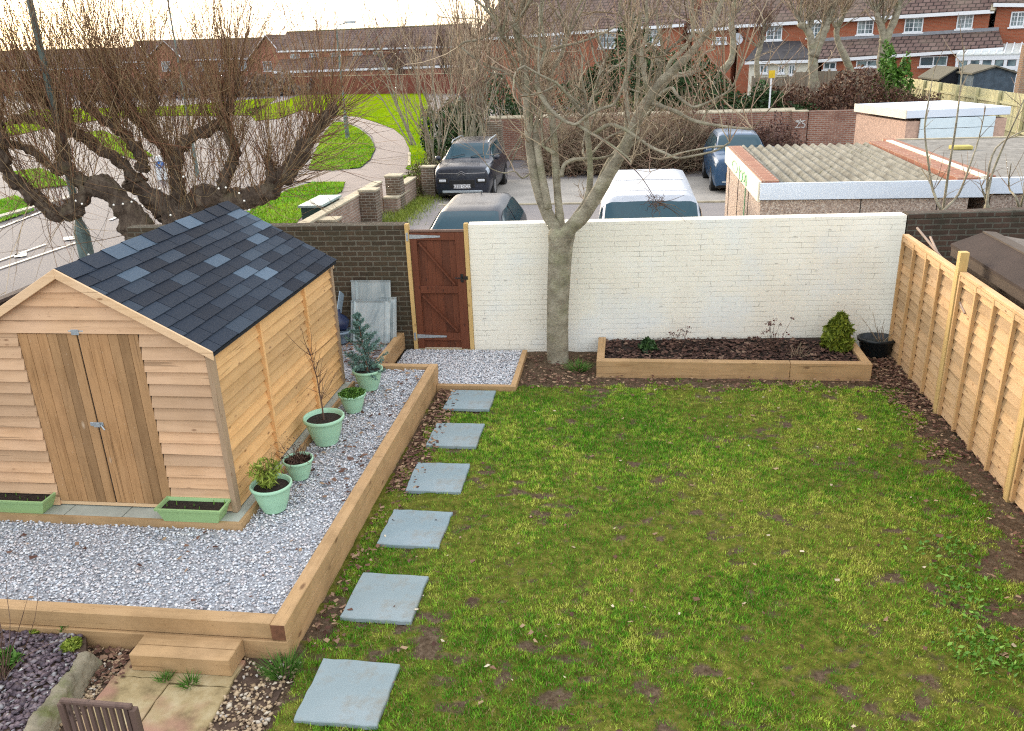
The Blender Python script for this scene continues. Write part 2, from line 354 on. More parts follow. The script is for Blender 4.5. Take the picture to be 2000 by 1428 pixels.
m = N('yellow_paving', .8); c = m.ramp(m.noise(3.2, 7, rough=.65), [(.36, (.15, .11, .05)), (.5, (.33, .25, .125)), (.66, (.45, .37, .22))])
c = m.mix(m.ramp(m.noise(1.7, 3), [(.5, (0, 0, 0)), (.62, (.8,)*3)]), c, (.36, .19, .135)); m.col(c); m.bump(m.noise(12, 6, dist=1), .4, .01); m_paving = m.m
m = N('mossy_stone', .95); c = m.ramp(m.noise(6, 7, rough=.7), [(.3, (.14, .125, .085)), (.5, (.26, .225, .155)), (.75, (.38, .33, .24))])
c = m.mix(m.ramp(m.noise(4, 5), [(.5, (0, 0, 0)), (.65, (.8,)*3)]), c, (.12, .14, .035)); m.col(c); m.bump(m.noise(14, 8, rough=.7), .9, .03); m_mossy = m.m
# shingle roof
m = N('roof_shingles', .85, spec=.25); rd = m.rand()
c = m.ramp(rd, [(0, (.008, .012, .021)), (.30, (.013, .020, .033)), (.60, (.019, .029, .046)), (.885, (.034, .05, .072)), (.90, (.055, .082, .115)), (1, (.10, .145, .195))])
c = m.mix(.55, c, m.ramp(m.noise(260, 2), [(.35, (.35, .35, .35)), (.65, (1.7, 1.7, 1.7))]), 'MULTIPLY'); m.col(c); m.bump(m.noise(250, 2), .4, .003); m_shingleroof = m.m
m_green = flat('sage_green_plastic', (.36, .60, .41), .42, spec=.45, var=.05, scale=3)
m_trough = flat('moss_green_plastic', (.30, .46, .20), .45, spec=.4, var=.06, scale=3)
m_blackpot = flat('black_plastic', (.012, .016, .018), .4, spec=.4)
m = N('zinc_sheet', .5, .35, .4); c = m.ramp(m.noise(2.2, 8, m.map((1, 1, .35)), .75, 1), [(.3, (.17, .22, .24)), (.5, (.34, .40, .41)), (.68, (.50, .54, .53))])
c = m.mix(m.ramp(m.noise(5, 6, rough=.8), [(.62, (0, 0, 0)), (.7, (.9,)*3)]), c, (.30, .16, .08)); m.col(c); m_sheet = m.m
# bark
m = N('smooth_grey_bark', .9); a = m.noise(5, 6, m.map((1, 1, 1.6)), .7); c = m.ramp(a, [(.3, (.15, .13, .095)), (.5, (.27, .24, .175)), (.72, (.42, .385, .29))])
c = m.mix(m.ramp(m.noise(3, 4), [(.5, (0, 0, 0)), (.68, (.45,)*3)]), c, (.22, .235, .115)); c = m.mix(.5, c, m.ramp(m.noise(48, 4, m.map((1, 1, 1.8)), .7), [(.32, (.30, .28, .26)), (.62, (1.3, 1.3, 1.3))]), 'MULTIPLY')
m.col(c); m.bump(m.noise(28, 6, m.map((1, 1, 3))), .6, .012); m_bark = m.m
m = N('willow_bark', .95); a = m.noise(4, 8, m.map((1.6, 1.6, .6)), .75, .5); c = m.ramp(a, [(.3, (.035, .024, .018)), (.5, (.095, .068, .048)), (.72, (.19, .15, .105))])
c = m.mix(m.ramp(m.noise(2, 4), [(.55, (0, 0, 0)), (.7, (.4,)*3)]), c, (.16, .15, .07)); m.col(c); m.bump(m.noise(9, 8, m.map((2, 2, .5))), 1, .06); m_willow = m.m
def twigmat(name, stops):
    m = N(name, .85, spec=.2); m.col(m.ramp(m.rand(), stops)); return m.m
m_twigw = twigmat('willow_twigs', [(0, (.09, .045, .03)), (.35, (.20, .12, .065)), (.65, (.32, .23, .115)), (.85, (.28, .125, .075)), (1, (.46, .36, .21))])
m_twig = twigmat('tan_twigs', [(0, (.14, .10, .07)), (.4, (.29, .22, .145)), (.75, (.42, .34, .23)), (1, (.30, .19, .14))])
m_twigb = twigmat('brown_twigs', [(0, (.055, .03, .022)), (.4, (.11, .062, .045)), (.75, (.17, .105, .075)), (1, (.22, .16, .11))])
def leafmat(name, stops, rough=.6): 
    m = N(name, rough, spec=.3); m.col(m.ramp(m.rand(), stops)); return m.m
m_spruce = leafmat('blue_spruce_needles', [(0, (.05, .11, .095)), (.5, (.11, .21, .175)), (1, (.21, .33, .285))])
m_thuja = leafmat('golden_conifer_leaves', [(0, (.06, .09, .008)), (.5, (.13, .17, .012)), (1, (.23, .26, .03))])
m_dkgreen = leafmat('dark_evergreen_leaves', [(0, (.012, .03, .008)), (.5, (.025, .06, .014)), (1, (.055, .11, .03))])
m_green2 = leafmat('fresh_green_leaves', [(0, (.03, .085, .008)), (.5, (.065, .165, .018)), (1, (.14, .27, .04))])
m_ygreen = leafmat('yellow_green_leaves', [(0, (.12, .17, .02)), (.5, (.23, .30, .035)), (1, (.38, .42, .08))])
m_olive = leafmat('olive_leaves', [(0, (.05, .055, .016)), (.5, (.10, .105, .03)), (1, (.19, .18, .06))])
m_redbr = leafmat('red_brown_seedheads', [(0, (.07, .02, .02)), (1, (.16, .06, .05))])
# =============== flora helpers ===============
def scatter_mesh(name, pts, size, mat, parent=None, kind='stone', flat_=.6, jit=.5, nz=None):
    """many small irregular stones (octahedra) or leaf quads"""
    n = len(pts); pts = np.asarray(pts, float); sz = size*(1+jit*(rng.random(n)-.5)*2)
    th = rng.random(n)*2*np.pi; c, s = np.cos(th), np.sin(th)
    if kind == 'stone':
        base = np.array([[1, 0, 0], [0, 1, 0], [-1, 0, 0], [0, -1, 0], [0, 0, 1], [0, 0, -1]], float)
        q = base[None]*(.65+.7*rng.random((n, 6, 1))); q[:, :, 0] *= (1+.5*rng.random((n, 1))); q[:, :, 2] *= flat_
        q += (rng.random((n, 6, 3))-.5)*.35*np.array([1, 1, flat_])
        F0 = np.array([[0, 1, 4], [1, 2, 4], [2, 3, 4], [3, 0, 4], [1, 0, 5], [2, 1, 5], [3, 2, 5], [0, 3, 5]])
    else:
        base = np.array([[-1, -.55, 0], [1, -.35, .1], [.9, .5, 0], [-.8, .6, .15]], float)
        q = base[None]*(.7+.6*rng.random((n, 4, 1))); q = q+(rng.random((n, 4, 3))-.5)*.3
        F0 = np.array([[0, 1, 2], [0, 2, 3]])
    tl = (rng.random(n)-.5)*(1.2 if kind == 'stone' else (nz if nz is not None else .9)); ct, st_ = np.cos(tl), np.sin(tl)
    x, y, z = q[..., 0].copy(), q[..., 1].copy(), q[..., 2].copy()
    y2 = y*ct[:, None]-z*st_[:, None]; z2 = y*st_[:, None]+z*ct[:, None]
    X = x*c[:, None]-y2*s[:, None]; Y = x*s[:, None]+y2*c[:, None]
    V = np.stack([X, Y, z2], -1)*sz[:, None, None]*.5+pts[:, None, :]
    k = base.shape[0]; F = (F0[None]+(np.arange(n)*k)[:, None, None]).reshape(-1, 3)
    return npmesh(name, V.reshape(-1, 3), F, mat, parent)
def leafcloud(name, cen, nrm, size, mat, parent=None, elong=1.6, up=0.0):
    """leaf quads at cen (n,3) with random orientation biased to nrm"""
    n = len(cen); cen = np.asarray(cen, float)
    a = rng.normal(size=(n, 3)); a[:, 2] += up; a /= np.linalg.norm(a, axis=1)[:, None]
    b = np.cross(a, rng.normal(size=(n, 3))); b /= np.linalg.norm(b, axis=1)[:, None]
    s = (size*(.6+.8*rng.random(n)))[:, None]
    l = a*s*elong*.5; ww = b*s*.5
    V = np.stack([cen-l, cen-ww*.8, cen+l, cen+ww*.8], 1).reshape(-1, 3)
    F = np.arange(n*4).reshape(n, 4)
    return npmesh(name, V, F, mat, parent)
class TW:
    """fast tubes of 3 sides for twigs; each polyline is an island"""
    def __init__(s, k=3): s.V = []; s.F = []; s.n = 0; s.k = k
    def add(s, pts, r0, r1):
        pts = np.asarray(pts, float); m = len(pts); k = s.k
        t = np.gradient(pts, axis=0); t /= (np.linalg.norm(t, axis=1)[:, None]+1e-9)
        u = np.cross(t, [.3, .5, .81]); u /= (np.linalg.norm(u, axis=1)[:, None]+1e-9); v = np.cross(t, u)
        r = np.linspace(r0, r1, m)[:, None, None] if np.isscalar(r0) else np.asarray(r0)[:, None, None]
        a = np.arange(k)*2*np.pi/k
        P = pts[:, None, :]+r*(u[:, None, :]*np.cos(a)[None, :, None]+v[:, None, :]*np.sin(a)[None, :, None])
        s.V.append(P.reshape(-1, 3)); i = np.arange(m-1)[:, None]*k; j = np.arange(k)[None]; jn = (j+1) % k
        s.F.append((np.stack([i+j, i+jn, i+k+jn, i+k+j], -1).reshape(-1, 4))+s.n); s.n += m*k
    def build(s, name, mat, parent=None, smooth=True):
        return npmesh(name, np.concatenate(s.V), np.concatenate(s.F), mat, parent, smooth)
def rod(p, d, L, seg=5, curl=.15, up=.0, rnd=None):
    """wandering twig centreline"""
    p = np.array(p, float); d = np.array(d, float); d /= np.linalg.norm(d); out = [p.copy()]; drift = rng.normal(size=3)*curl
    for i in range(seg):
        d = d+drift/seg+rng.normal(size=3)*curl*.35+np.array([0, 0, up/seg]); d /= np.linalg.norm(d); p = p+d*L/seg; out.append(p.copy())
    return np.array(out)
def smooth_line(pts, n=3):
    pts = np.asarray(pts, float); out = []
    for i in range(len(pts)-1):
        p0 = pts[max(i-1, 0)]; p1 = pts[i]; p2 = pts[i+1]; p3 = pts[min(i+2, len(pts)-1)]
        for j in range(n):
            t = j/n; out.append(.5*((2*p1)+(-p0+p2)*t+(2*p0-5*p1+4*p2-p3)*t*t+(-p0+3*p1-3*p2+p3)*t**3))
    out.append(pts[-1]); return np.array(out)
# =============== GARDEN GROUND ===============
def bare(x, y):
    b = .235+.07*np.clip((-1.0-x)/.6, 0, 1)+.4*(fbm(x, y, 1.7, 3)-.5)+.8*(fbm(x+9, y+3, 4.5, 3)-.5)+.95*(fbm(x*.8+2, y*1.25+7, 10.5, 3)-.52)
    b = b+.55*np.clip((-1.95-x)/.35, 0, 1)*np.clip((y-7)/3.2, .05, 1)          # strip by the sleepers
    b = b+.9*np.clip((y-10.05+.35*(fbm(x, y, 1.3, 2)-.5))/.45, 0, 1)          # strip by the bed
    b = b+.5*np.exp(-(((x+.95)/.7)**2+((y-10.6)/.6)**2))
    b = b+.9*np.exp(-(((x-3.75)/.32)**2))*np.clip((y-6.0)/1.5, .25, 1)
    b = b+.8*np.exp(-(((x-3.35)/.42)**2+((y-6.35)/.33)**2))+.75*np.exp(-(((x-3.3)/.5)**2+((y-5.6)/.22)**2))
    b = b+.3*np.exp(-(((x-2.2)/.35)**2+((y-4.75)/.2)**2))+.12*np.exp(-(((x+.6)/.6)**2+((y-5.0)/.35)**2))+.12*np.exp(-(((x-.3)/.5)**2+((y-4.3)/.2)**2))
    b = b+1.2*np.clip((-2.28-x)/.12, 0, 1)*np.clip((5.0-y)/.5, 0, 1)
    b = b+1.2*np.clip((-2.5-x)/.1, 0, 1)
    return b
nx, ny = 300, 300
gx, gy = np.meshgrid(np.linspace(-7.4, 3.78, nx), np.linspace(1.6, 11.5, ny), indexing='ij')
gb = bare(gx, gy); gz = .035*(fbm(gx, gy, 1.2, 3)-.5)-.014*(gb > .5)+.02*(fbm(gx, gy, 9, 2)-.5)
V = np.stack([gx, gy, gz], -1).reshape(-1, 3); ii = (np.arange(nx-1)[:, None]*ny+np.arange(ny-1)[None]).ravel()
F = np.stack([ii, ii+ny, ii+ny+1, ii+1], -1)
o = npmesh('lawn', V, F, m_lawn, smooth=True, attr={'bare': gb.ravel()}); tag(o, kind='structure')
# blades
def blades(name, n, box, h0, h1, w0, dens=True, mat=m_blade, tonefn=None, zoff=0, lean=.6):
    x = rng.uniform(box[0], box[1], n); y = rng.uniform(box[2], box[3], n)
    if dens:
        b = bare(x, y); keep = rng.random(n) < np.clip(1.25-2.3*np.clip(b-.18, 0, 1), .0, 1); keep &= (b < .62)
        for (sx, sy) in SL: keep &= ~((np.abs(x-sx) < .288) & (np.abs(y-sy) < .294))
        keep &= ~((x < -2.36) & (y > 4.65)); keep &= ~((y > 10.4) & (x > -.36) & (x < 3.24)); keep &= ~((x < -1.36) & (y > 9.86))
        x = x[keep]; y = y[keep]; b = b[keep]; n = len(x); h = (h0+(h1-h0)*rng.random(n)**2)*np.clip(1.25-b, .5, 1)
    else: h = h0+(h1-h0)*rng.random(n)
    th = rng.random(n)*6.283; ph = rng.random(n)*6.283; l = h*lean*(.3+rng.random(n))
    tone = .3*fbm(x+30, y+11, .9, 2)+.3*fbm(x+3, y+1, 4.2, 3)+.4*vnoise(x*19+4, y*24+9); tone = np.clip((tone-.5)*2.9+.40+.07*(x/3.7), 0, 1)
    dx, dy = np.cos(th)*w0*.5, np.sin(th)*w0*.5; z = np.zeros(n)+zoff-.005
    V = np.stack([np.stack([x-dx, y-dy, z], -1), np.stack([x+dx, y+dy, z], -1), np.stack([x+np.cos(ph)*l, y+np.sin(ph)*l, z+h], -1)], 1)
    return npmesh(name, V.reshape(-1, 3), np.arange(3*n).reshape(n, 3), mat, attr={'tone': np.repeat(tone, 3)})
SL = [(-1.91, 9.52), (-1.90, 8.50), (-1.89, 7.49), (-1.90, 6.51), (-1.90, 5.47), (-1.87, 4.40)]
o = blades('lawn_grass', 560000, (-2.55, 3.72, 2.4, 10.9), .014, .048, .0075); tag(o, kind='stuff')
def clump(name, cx, cy, r, n, h, label, mat=m_blade, z=0):
    t = rng.random(n)*6.283; rr = r*np.sqrt(rng.random(n)); x = cx+rr*np.cos(t); y = cy+rr*np.sin(t)
    hh = h*(.5+.6*rng.random(n)); th = rng.random(n)*6.283; w_ = .009
    ox = (x-cx)*1.3+rng.normal(size=n)*.02; oy = (y-cy)*1.3+rng.normal(size=n)*.02
    V = np.stack([np.stack([x-np.cos(th)*w_/2, y-np.sin(th)*w_/2, np.full(n, z)], -1), np.stack([x+np.cos(th)*w_/2, y+np.sin(th)*w_/2, np.full(n, z)], -1), np.stack([x+ox, y+oy, z+hh], -1)], 1)
    o = npmesh(name, V.reshape(-1, 3), np.arange(3*n).reshape(n, 3), mat, attr={'tone': np.full(3*n, .1)}); return tag(o, label, 'grass tuft')
clump('grass_tuft', *G(555, 1312)[:2], .10, 260, .14, 'dark grass tuft at the outer corner of the sleeper wall', m_green2)
clump('grass_tuft', *G(1130, 722)[:2], .12, 260, .11, 'small green tuft growing beside the foot of the bare tree', m_green2)
clump('grass_tuft', *G(372, 1335, .04)[:2], .05, 90, .07, 'small tuft in the paving joint, nearer the lawn', m_green2, .04)
clump('grass_tuft', *G(320, 1328, .04)[:2], .04, 70, .06, 'small tuft in the paving joint, nearer the slate bed', m_green2, .04)
# broad-leaved weeds on the lawn edge at right
n = 660; wc = [G(1860, 1130), G(1885, 1185), G(1925, 1255), G(1850, 1075), G(1960, 1300), G(1900, 1290)]; wx = np.concatenate([rng.normal(c_.x, .13, n//6) for c_ in wc]); wy = np.concatenate([rng.normal(c_.y, .12, n//6) for c_ in wc]); n = len(wx)
o = leafcloud('lawn_weeds', np.stack([wx, wy, .02+.035*rng.random(n)], -1), None, .027, leafmat('weed_leaves', [(0, (.05, .14, .012)), (.5, (.10, .24, .025)), (1, (.20, .36, .05))])); tag(o, kind='stuff')
# dead leaves: lawn corner, along fence, along sleepers
def leaves(n, fx, fy, z=.012, zs=.02, size=.05, name='dead_leaves', mat=m_leaf):
    x = fx(n); y = fy(n); return scatter_mesh(name, np.stack([x, y, z+zs*rng.random(n)], -1), size, mat, kind='leaf')
U = rng.uniform; P_ = []
def lf(n, x0, x1, y0, y1, pw=1, side=1):
    t = rng.random(n)**pw; x = x0+(x1-x0)*t; return np.stack([x, U(y0, y1, n), .012+.03*rng.random(n)], -1)
P_.append(lf(900, 3.72, 3.2, 8.2, 11.3, 1.2)); P_.append(lf(700, 3.72, 3.3, 9.6, 11.2, 1.0)); P_.append(lf(260, 3.72, 3.35, 5.0, 8.4, 1.5))
P_.append(lf(1100, -2.36, -2.05, 7.2, 9.85, 1.4)); P_.append(lf(160, -2.36, -2.1, 4.8, 7.2, 1.5)); q = lf(420, -1.3, 3.3, 9.95, 10.4); P_.append(q)
P_.append(lf(360, -1.35, -.38, 10.1, 11.25)); q = lf(170, -2.2, 3.6, 3.8, 9.9); P_.append(q); P_.append(lf(90, 2.6, 3.6, 4.4, 7))
o = scatter_mesh('dead_leaves', np.concatenate(P_), .038, m_leaf, kind='leaf', nz=1.0); tag(o, kind='stuff')
n = 70; pale = np.stack([U(-2.2, 3.6, n), U(3.9, 10.2, n), .02+.02*rng.random(n)], -1)
o = scatter_mesh('pale_leaf_scraps', pale, .028, leafmat('pale_scraps', [(0, (.3, .22, .13)), (1, (.6, .52, .38))]), kind='leaf'); tag(o, kind='stuff')
# =============== STEPPING STONES ===============
SLAB_L = ['grey stepping slab nearest the gate pad, first of the row', 'square grey stepping slab second from the gate pad', 'grey stepping slab third from the gate pad, level with the middle of the sleepers',
          'grey stepping slab fourth from the gate pad', 'grey stepping slab fifth from the gate pad, second nearest the viewer', 'largest-looking grey stepping slab nearest the viewer, by the patio']
for k, (sx, sy) in enumerate(SL):
    mb = MB(); ex = []
    for (ax, ay, bx_, by_) in ((-.29, -.3, .29, -.3), (.29, -.3, .29, .3), (.29, .3, -.29, .3), (-.29, .3, -.29, -.3)):
        for i in range(7):
            t = i/7; j = .006; ex.append((ax+(bx_-ax)*t+random.uniform(-j, j), ay+(by_-ay)*t+random.uniform(-j, j), 0))
    mb.prism(ex, (0, 0, .044)); o = mb.build('stepping_slab', m_slab, bevel=.006); o.location = (sx, sy, -.008); o.rotation_euler = (R(random.uniform(-.5, .5)), R(random.uniform(-.5, .5)), R([0, -1, 1.5, -1, -.6, -.7][k]))
    tag(o, SLAB_L[k], 'paving slab', 'stepping slabs across the lawn')
# =============== RAISED GRAVEL BED ===============
ZG = .27
t = wthing('sleeper_edging', 'new timber sleeper wall holding the grey gravel terrace, two sleepers high', 'sleeper edging', (-2.45, 4.75, 0))
def sl(x0, x1, y0, y1, z0, z1, mat, nm='sleeper'): return MB().box(x0, x1, y0, y1, z0, z1).build(nm, mat, t, bevel=.006)
sl(-2.535, -2.42, 4.70, 7.36, .17, .315, wood_sleeper_y); sl(-2.535, -2.42, 7.364, 10.03, .17, .315, wood_sleeper_y)
sl(-2.533, -2.423, 4.80, 7.0, -.1, .167, wood_sleeper_y); sl(-2.533, -2.423, 7.004, 10.0, -.1, .167, wood_sleeper_y)
sl(-5.2, -2.538, 4.715, 4.83, .17, .313, wood_sleeper_x); sl(-7.3, -5.204, 4.715, 4.83, .17, .313, wood_sleeper_x); sl(-4.9, -2.42, 4.695, 4.797, -.1, .166, wood_sleeper_x); sl(-7.3, -4.904, 4.70, 4.81, -.1, .166, wood_sleeper_x)
sl(-3.19, -2.538, 9.93, 10.03, .07, .312, wood_sleeper_x); sl(-3.30, -3.195, 9.93, 11.28, .07, .318, wood_sleeper_y)
endm = flat('sleeper_end_grain', (.17, .075, .04), .8, var=.3, scale=20)
MB().box(-2.53, -2.425, 4.697, 4.6995, .18, .31).build('end_grain', endm, t)
for i, (x, y, z) in enumerate([(-2.6, 4.7, .1), (-2.6, 4.7, .24)]): pass
# base of the gravel
mb = MB(); mb.box(-7.35, -2.536, 4.832, 9.928, .05, ZG-.012); mb.box(-7.35, -3.302, 9.93, 11.3, .05, ZG-.03)
o = mb.build('gravel_terrace', m_gravbase); tag(o, kind='structure')
def inrect(p, x0, x1, y0, y1): return (p[:, 0] > x0) & (p[:, 0] < x1) & (p[:, 1] > y0) & (p[:, 1] < y1)
n = 46000; p = np.stack([U(-6.9, -2.55, n), U(4.84, 9.92, n), ZG-.012+.018*rng.random(n)], -1)
p = p[~inrect(p, -7, -3.36, 6.0, 9.36)]; p = p[~((p[:, 0] > -7) & (p[:, 0] < -6.2) & (p[:, 1] > 6))]
o = scatter_mesh('gravel', p, .022, m_stone); tag(o, kind='stuff')
t2 = wthing('gate_pad_edging', 'thin timber edging round the low gravel pad inside the gate', 'timber edging', (-1.9, 9.9, 0))
MB().box(-2.418, -1.37, 9.86, 9.93, -.05, .075).build('edging_board', wood_sleeper_x, t2, bevel=.004)
MB().box(-1.44, -1.37, 9.933, 11.25, -.05, .077).build('edging_board', wood_sleeper_y, t2, bevel=.004)
o = MB().box(-3.19, -1.442, 9.935, 11.33, -.04, .03).build('gravel_pad_base', m_gravbase); tag(o, kind='structure')
n = 12000; p = np.stack([U(-3.18, -1.45, n), U(9.94, 11.31, n), .032+.016*rng.random(n)], -1); p = p[~inrect(p, -3.2, -2.42, 9.9, 10.035)]
o = scatter_mesh('gravel', p, .022, m_stone); tag(o, kind='stuff')
# leaves behind the shed and on the gravel
n = 700; p = np.concatenate([np.stack([U(-4.6, -3.32, n), U(10.0, 11.2, n), ZG+.03*rng.random(n)], -1), np.stack([U(-3.5, -3.1, 130), U(9.3, 10.1, 130), ZG+.02+.02*rng.random(130)], -1)])
o = scatter_mesh('dead_leaves', p, .045, m_leaf, kind='leaf', nz=1.1); tag(o, kind='stuff')
n = 45; p = np.concatenate([np.stack([U(-6, -2.6, n), U(4.85, 6, n), np.full(n, ZG+.02)], -1), np.stack([rng.normal(-2.75, .18, 150), U(6.5, 9.9, 150), np.full(150, ZG+.02)], -1)]); p = p[p[:, 0] < -2.56]
o = scatter_mesh('dead_leaves', p, .042, m_leaf, kind='leaf'); tag(o, kind='stuff')
# step
t = wthing('timber_step', 'thick timber step in front of the sleeper wall on the paving', 'step', (-3.13, 4.55, 0))
MB().box(-3.53, -2.76, 4.455, 4.573, .035, .178).build('front_timber', wood_sleeper_x, t, bevel=.006)
MB().box(-3.53, -2.76, 4.576, 4.69, .035, .180).build('rear_timber', wood_sleeper_x, t, bevel=.006)
# =============== PATIO ===============
t = wthing('patio_paving', 'yellow riven paving slabs leading to the timber step', 'paving', (-3.2, 4.0, 0))
def pave(x0, x1, y0, y1, z=.035):
    mb = MB(); k = []; j = .007
    for (ax, ay, bx_, by_) in ((x0, y0, x1, y0), (x1, y0, x1, y1), (x1, y1, x0, y1), (x0, y1, x0, y0)):
        for i in range(6):
            q = i/6; k.append((ax+(bx_-ax)*q+random.uniform(-j, j), ay+(by_-ay)*q+random.uniform(-j, j), -.01))
    mb.prism(k, (0, 0, z+.01)); return mb.build('paving_slab', m_paving, t, bevel=.005)
pave(-3.20, -2.735, 4.36, 4.64); pave(-3.62, -3.208, 4.40, 4.66); pave(-3.19, -2.72, 3.86, 4.352, .033); pave(-3.64, -3.20, 3.84, 4.392, .034)
pave(-3.20, -2.72, 3.35, 3.852); pave(-3.64, -3.21, 3.33, 3.832); pave(-3.2, -2.72, 2.85, 3.342); pave(-3.64, -3.21, 2.82, 3.322)
pave(-2.60, -2.40, 3.55, 3.93, .03); pave(-4.1, -3.65, 2.82, 3.3)
o = MB().box(-4.3, -2.36, 2.2, 4.69, -.03, .006).build('shingle_bed', m_earth); tag(o, kind='structure')
n = 3600; p = np.stack([U(-4.15, -2.32, n), U(3.4, 4.68, n), .008+.014*rng.random(n)], -1); p = p[~inrect(p, -3.63, -2.73, 3.3, 4.64)]; p = p[rng.random(len(p)) < np.clip(1.1-(p[:, 1]-4.1)*1.1, .25, 1)]
o = scatter_mesh('shingle', p, .028, m_shingle); tag(o, kind='stuff')
n = 260; p = np.stack([U(-4.1, -3.55, n), U(4.3, 4.68, n), .02+.03*rng.random(n)], -1); o = scatter_mesh('dead_leaves', p, .036, m_leaf, kind='leaf', nz=1.2); tag(o, kind='stuff')
# slate bed and mossy stone kerb
def ppoly(pts, z): return [tuple(G(x, y, z)) for x, y in pts]
A = G(172, 1265, .17); B = G(45, 1440, .17)
dirk = (B-A).normalized(); sidek = Vector((dirk.y, -dirk.x, 0)); sidek = sidek if sidek.x > 0 else -sidek
nseg = 26; Vk = []; Lk = 1.75
for i in range(nseg):
    s_ = i/(nseg-1)*Lk; base = A+dirk*s_+sidek*random.uniform(-.006, .006)
    wv = .055+.02*random.random(); h = .17+.02*random.uniform(-1, 1)*(i > 0)
    for (q, z) in ((-wv, 0), (-wv*.95, h*.85), (-wv*.4, h+.01*random.random()), (wv*.5, h), (wv, h*.75), (wv*1.25, h*.35), (wv*1.3, 0)):
        pnt = base+sidek*(q+random.uniform(-.008, .008)); Vk.append((pnt.x, pnt.y, z+random.uniform(-.008, .008)))
Fk = [(i*7+j, i*7+j+1, (i+1)*7+j+1, (i+1)*7+j) for i in range(nseg-1) for j in range(6)]
me = bpy.data.meshes.new('stone_kerb'); me.from_pydata(Vk, [], Fk+[(0, 6, 5, 4), (0, 4, 3, 2), (0, 2, 1, 0)] and Fk+[tuple(range(6, -1, -1))]); me.materials.append(m_mossy); o = bpy.data.objects.new('stone_kerb', me); link(o)
me.polygons.foreach_set('use_smooth', [True]*len(me.polygons)); sb = o.modifiers.new('s', 'SUBSURF'); sb.levels = 1; sb.render_levels = 2; tx = bpy.data.textures.new('kerbnoise', 'CLOUDS'); tx.noise_scale = .07; dk = o.modifiers.new('d', 'DISPLACE'); dk.texture = tx; dk.strength = .06; dk.mid_level = .5
tag(o, 'thick mossy stone kerb between the slate bed and the paving', 'stone kerb')
K0 = A-sidek*.03; K1 = A+dirk*Lk-sidek*.03
o = MB().prism([(K0.x, K0.y, -.02), (K0.x-.12, 4.69, -.02), (-7.3, 4.69, -.02), (-7.3, K1.y, -.02), (K1.x, K1.y, -.02)], (0, 0, .13)).build('slate_bed_soil', m_earth); tag(o, kind='structure')
n = 9000; x = U(-5.6, -3.2, n); y = U(2.9, 4.69, n); tt = (y-A.y)/dirk.y; xe = A.x+dirk.x*tt-.06; xe = np.where(y > A.y, A.x-.16, xe); k = x < xe; p = np.stack([x[k], y[k], .112+.02*rng.random(k.sum())], -1)
o = scatter_mesh('slate_chippings', p, .042, m_slate, flat_=.35); tag(o, kind='stuff')
def lowplant(px, py, z, r, h, n, mat, name, label, cat='plant', size=.03, elong=2.2):
    c = G(px, py, z); a = rng.random(n)*6.283; rr = r*np.sqrt(rng.random(n)); hh = rng.random(n)
    P = np.stack([c.x+rr*np.cos(a), c.y+rr*np.sin(a), z+h*hh*(1-.5*(rr/r)**2)], -1)
    o = leafcloud(name, P, None, size, mat, elong=elong, up=.6); return tag(o, label, cat)
lowplant(8, 1300, .12, .10, .10, 260, m_green2, 'leafy_plant', 'bright green strappy plant in the slate chippings at the frame edge', size=.03, elong=3.5)
lowplant(133, 1228, .12, .06, .07, 160, m_green2, 'leafy_plant', 'small dark green plant touching the sleeper wall in the slate bed')
lowplant(140, 1262, .12, .07, .05, 260, m_ygreen, 'leafy_plant', 'low light green mound against the stone kerb in the slate bed', size=.022)
lowplant(68, 1235, .12, .035, .03, 60, m_ygreen, 'leafy_plant', 'tiny yellow green seedling in the middle of the slate bed', size=.02)
tw = TW(); c = G(5, 1330, .11)
for i in range(16):
    tw.add(rod((c.x+rng.normal()*.02, c.y+rng.normal()*.02, .1), (rng.normal()*.3, .25+rng.normal()*.2, 1), .55+.35*rng.random(), 6, .35), .004, .0015)
o = tw.build('bare_shrub', m_twigb); tag(o, 'thin bare red-brown shrub stems in the slate bed at the frame edge', 'shrub')
# =============== CHAIR ===============
cl = G(118, 1364, .90); crr = G(258, 1376, .90); dx = (crr-cl); wch = dx.length; rz = math.atan2(dx.y, dx.x)
t = thing('garden_chair', 'weathered brown slatted wooden garden chair with its back to the paving', 'chair', ((cl.x+crr.x)/2, (cl.y+crr.y)/2, 0), rz)
W2 = wch/2
MB().box(-W2, W2, -.022, .012, .875, .905).build('top_rail', wood_chair, t, bevel=.008)
for s in (-1, 1):
    MB().box(s*W2-.02, s*W2+.02, -.02, .02, .006, .873).build('back_leg', wood_chair, t, bevel=.004)
    MB().box(s*W2-.02, s*W2+.02, -.50, -.46, .006, .62).build('front_leg', wood_chair, t, bevel=.004)
    MB().box(s*W2-.03, s*W2+.03, -.52, .0, .623, .648).build('armrest', wood_chair, t, bevel=.006)
mb = MB()
for i in range(9):
    x = -W2+.02+(i+.5)*(2*W2-.04)/9; mb.box(x-.011, x+.011, -.012, .004, .44, .876)
mb.build('back_slats', wood_chair, t)
mb = MB()
for i in range(8): mb.box(-W2+.02, W2-.02, -.49+i*.058, -.45+i*.058, .42, .438)
mb.build('seat', wood_chair, t); MB().box(-W2+.02, W2-.02, -.012, .01, .415, .438).build('lower_rail', wood_chair, t)
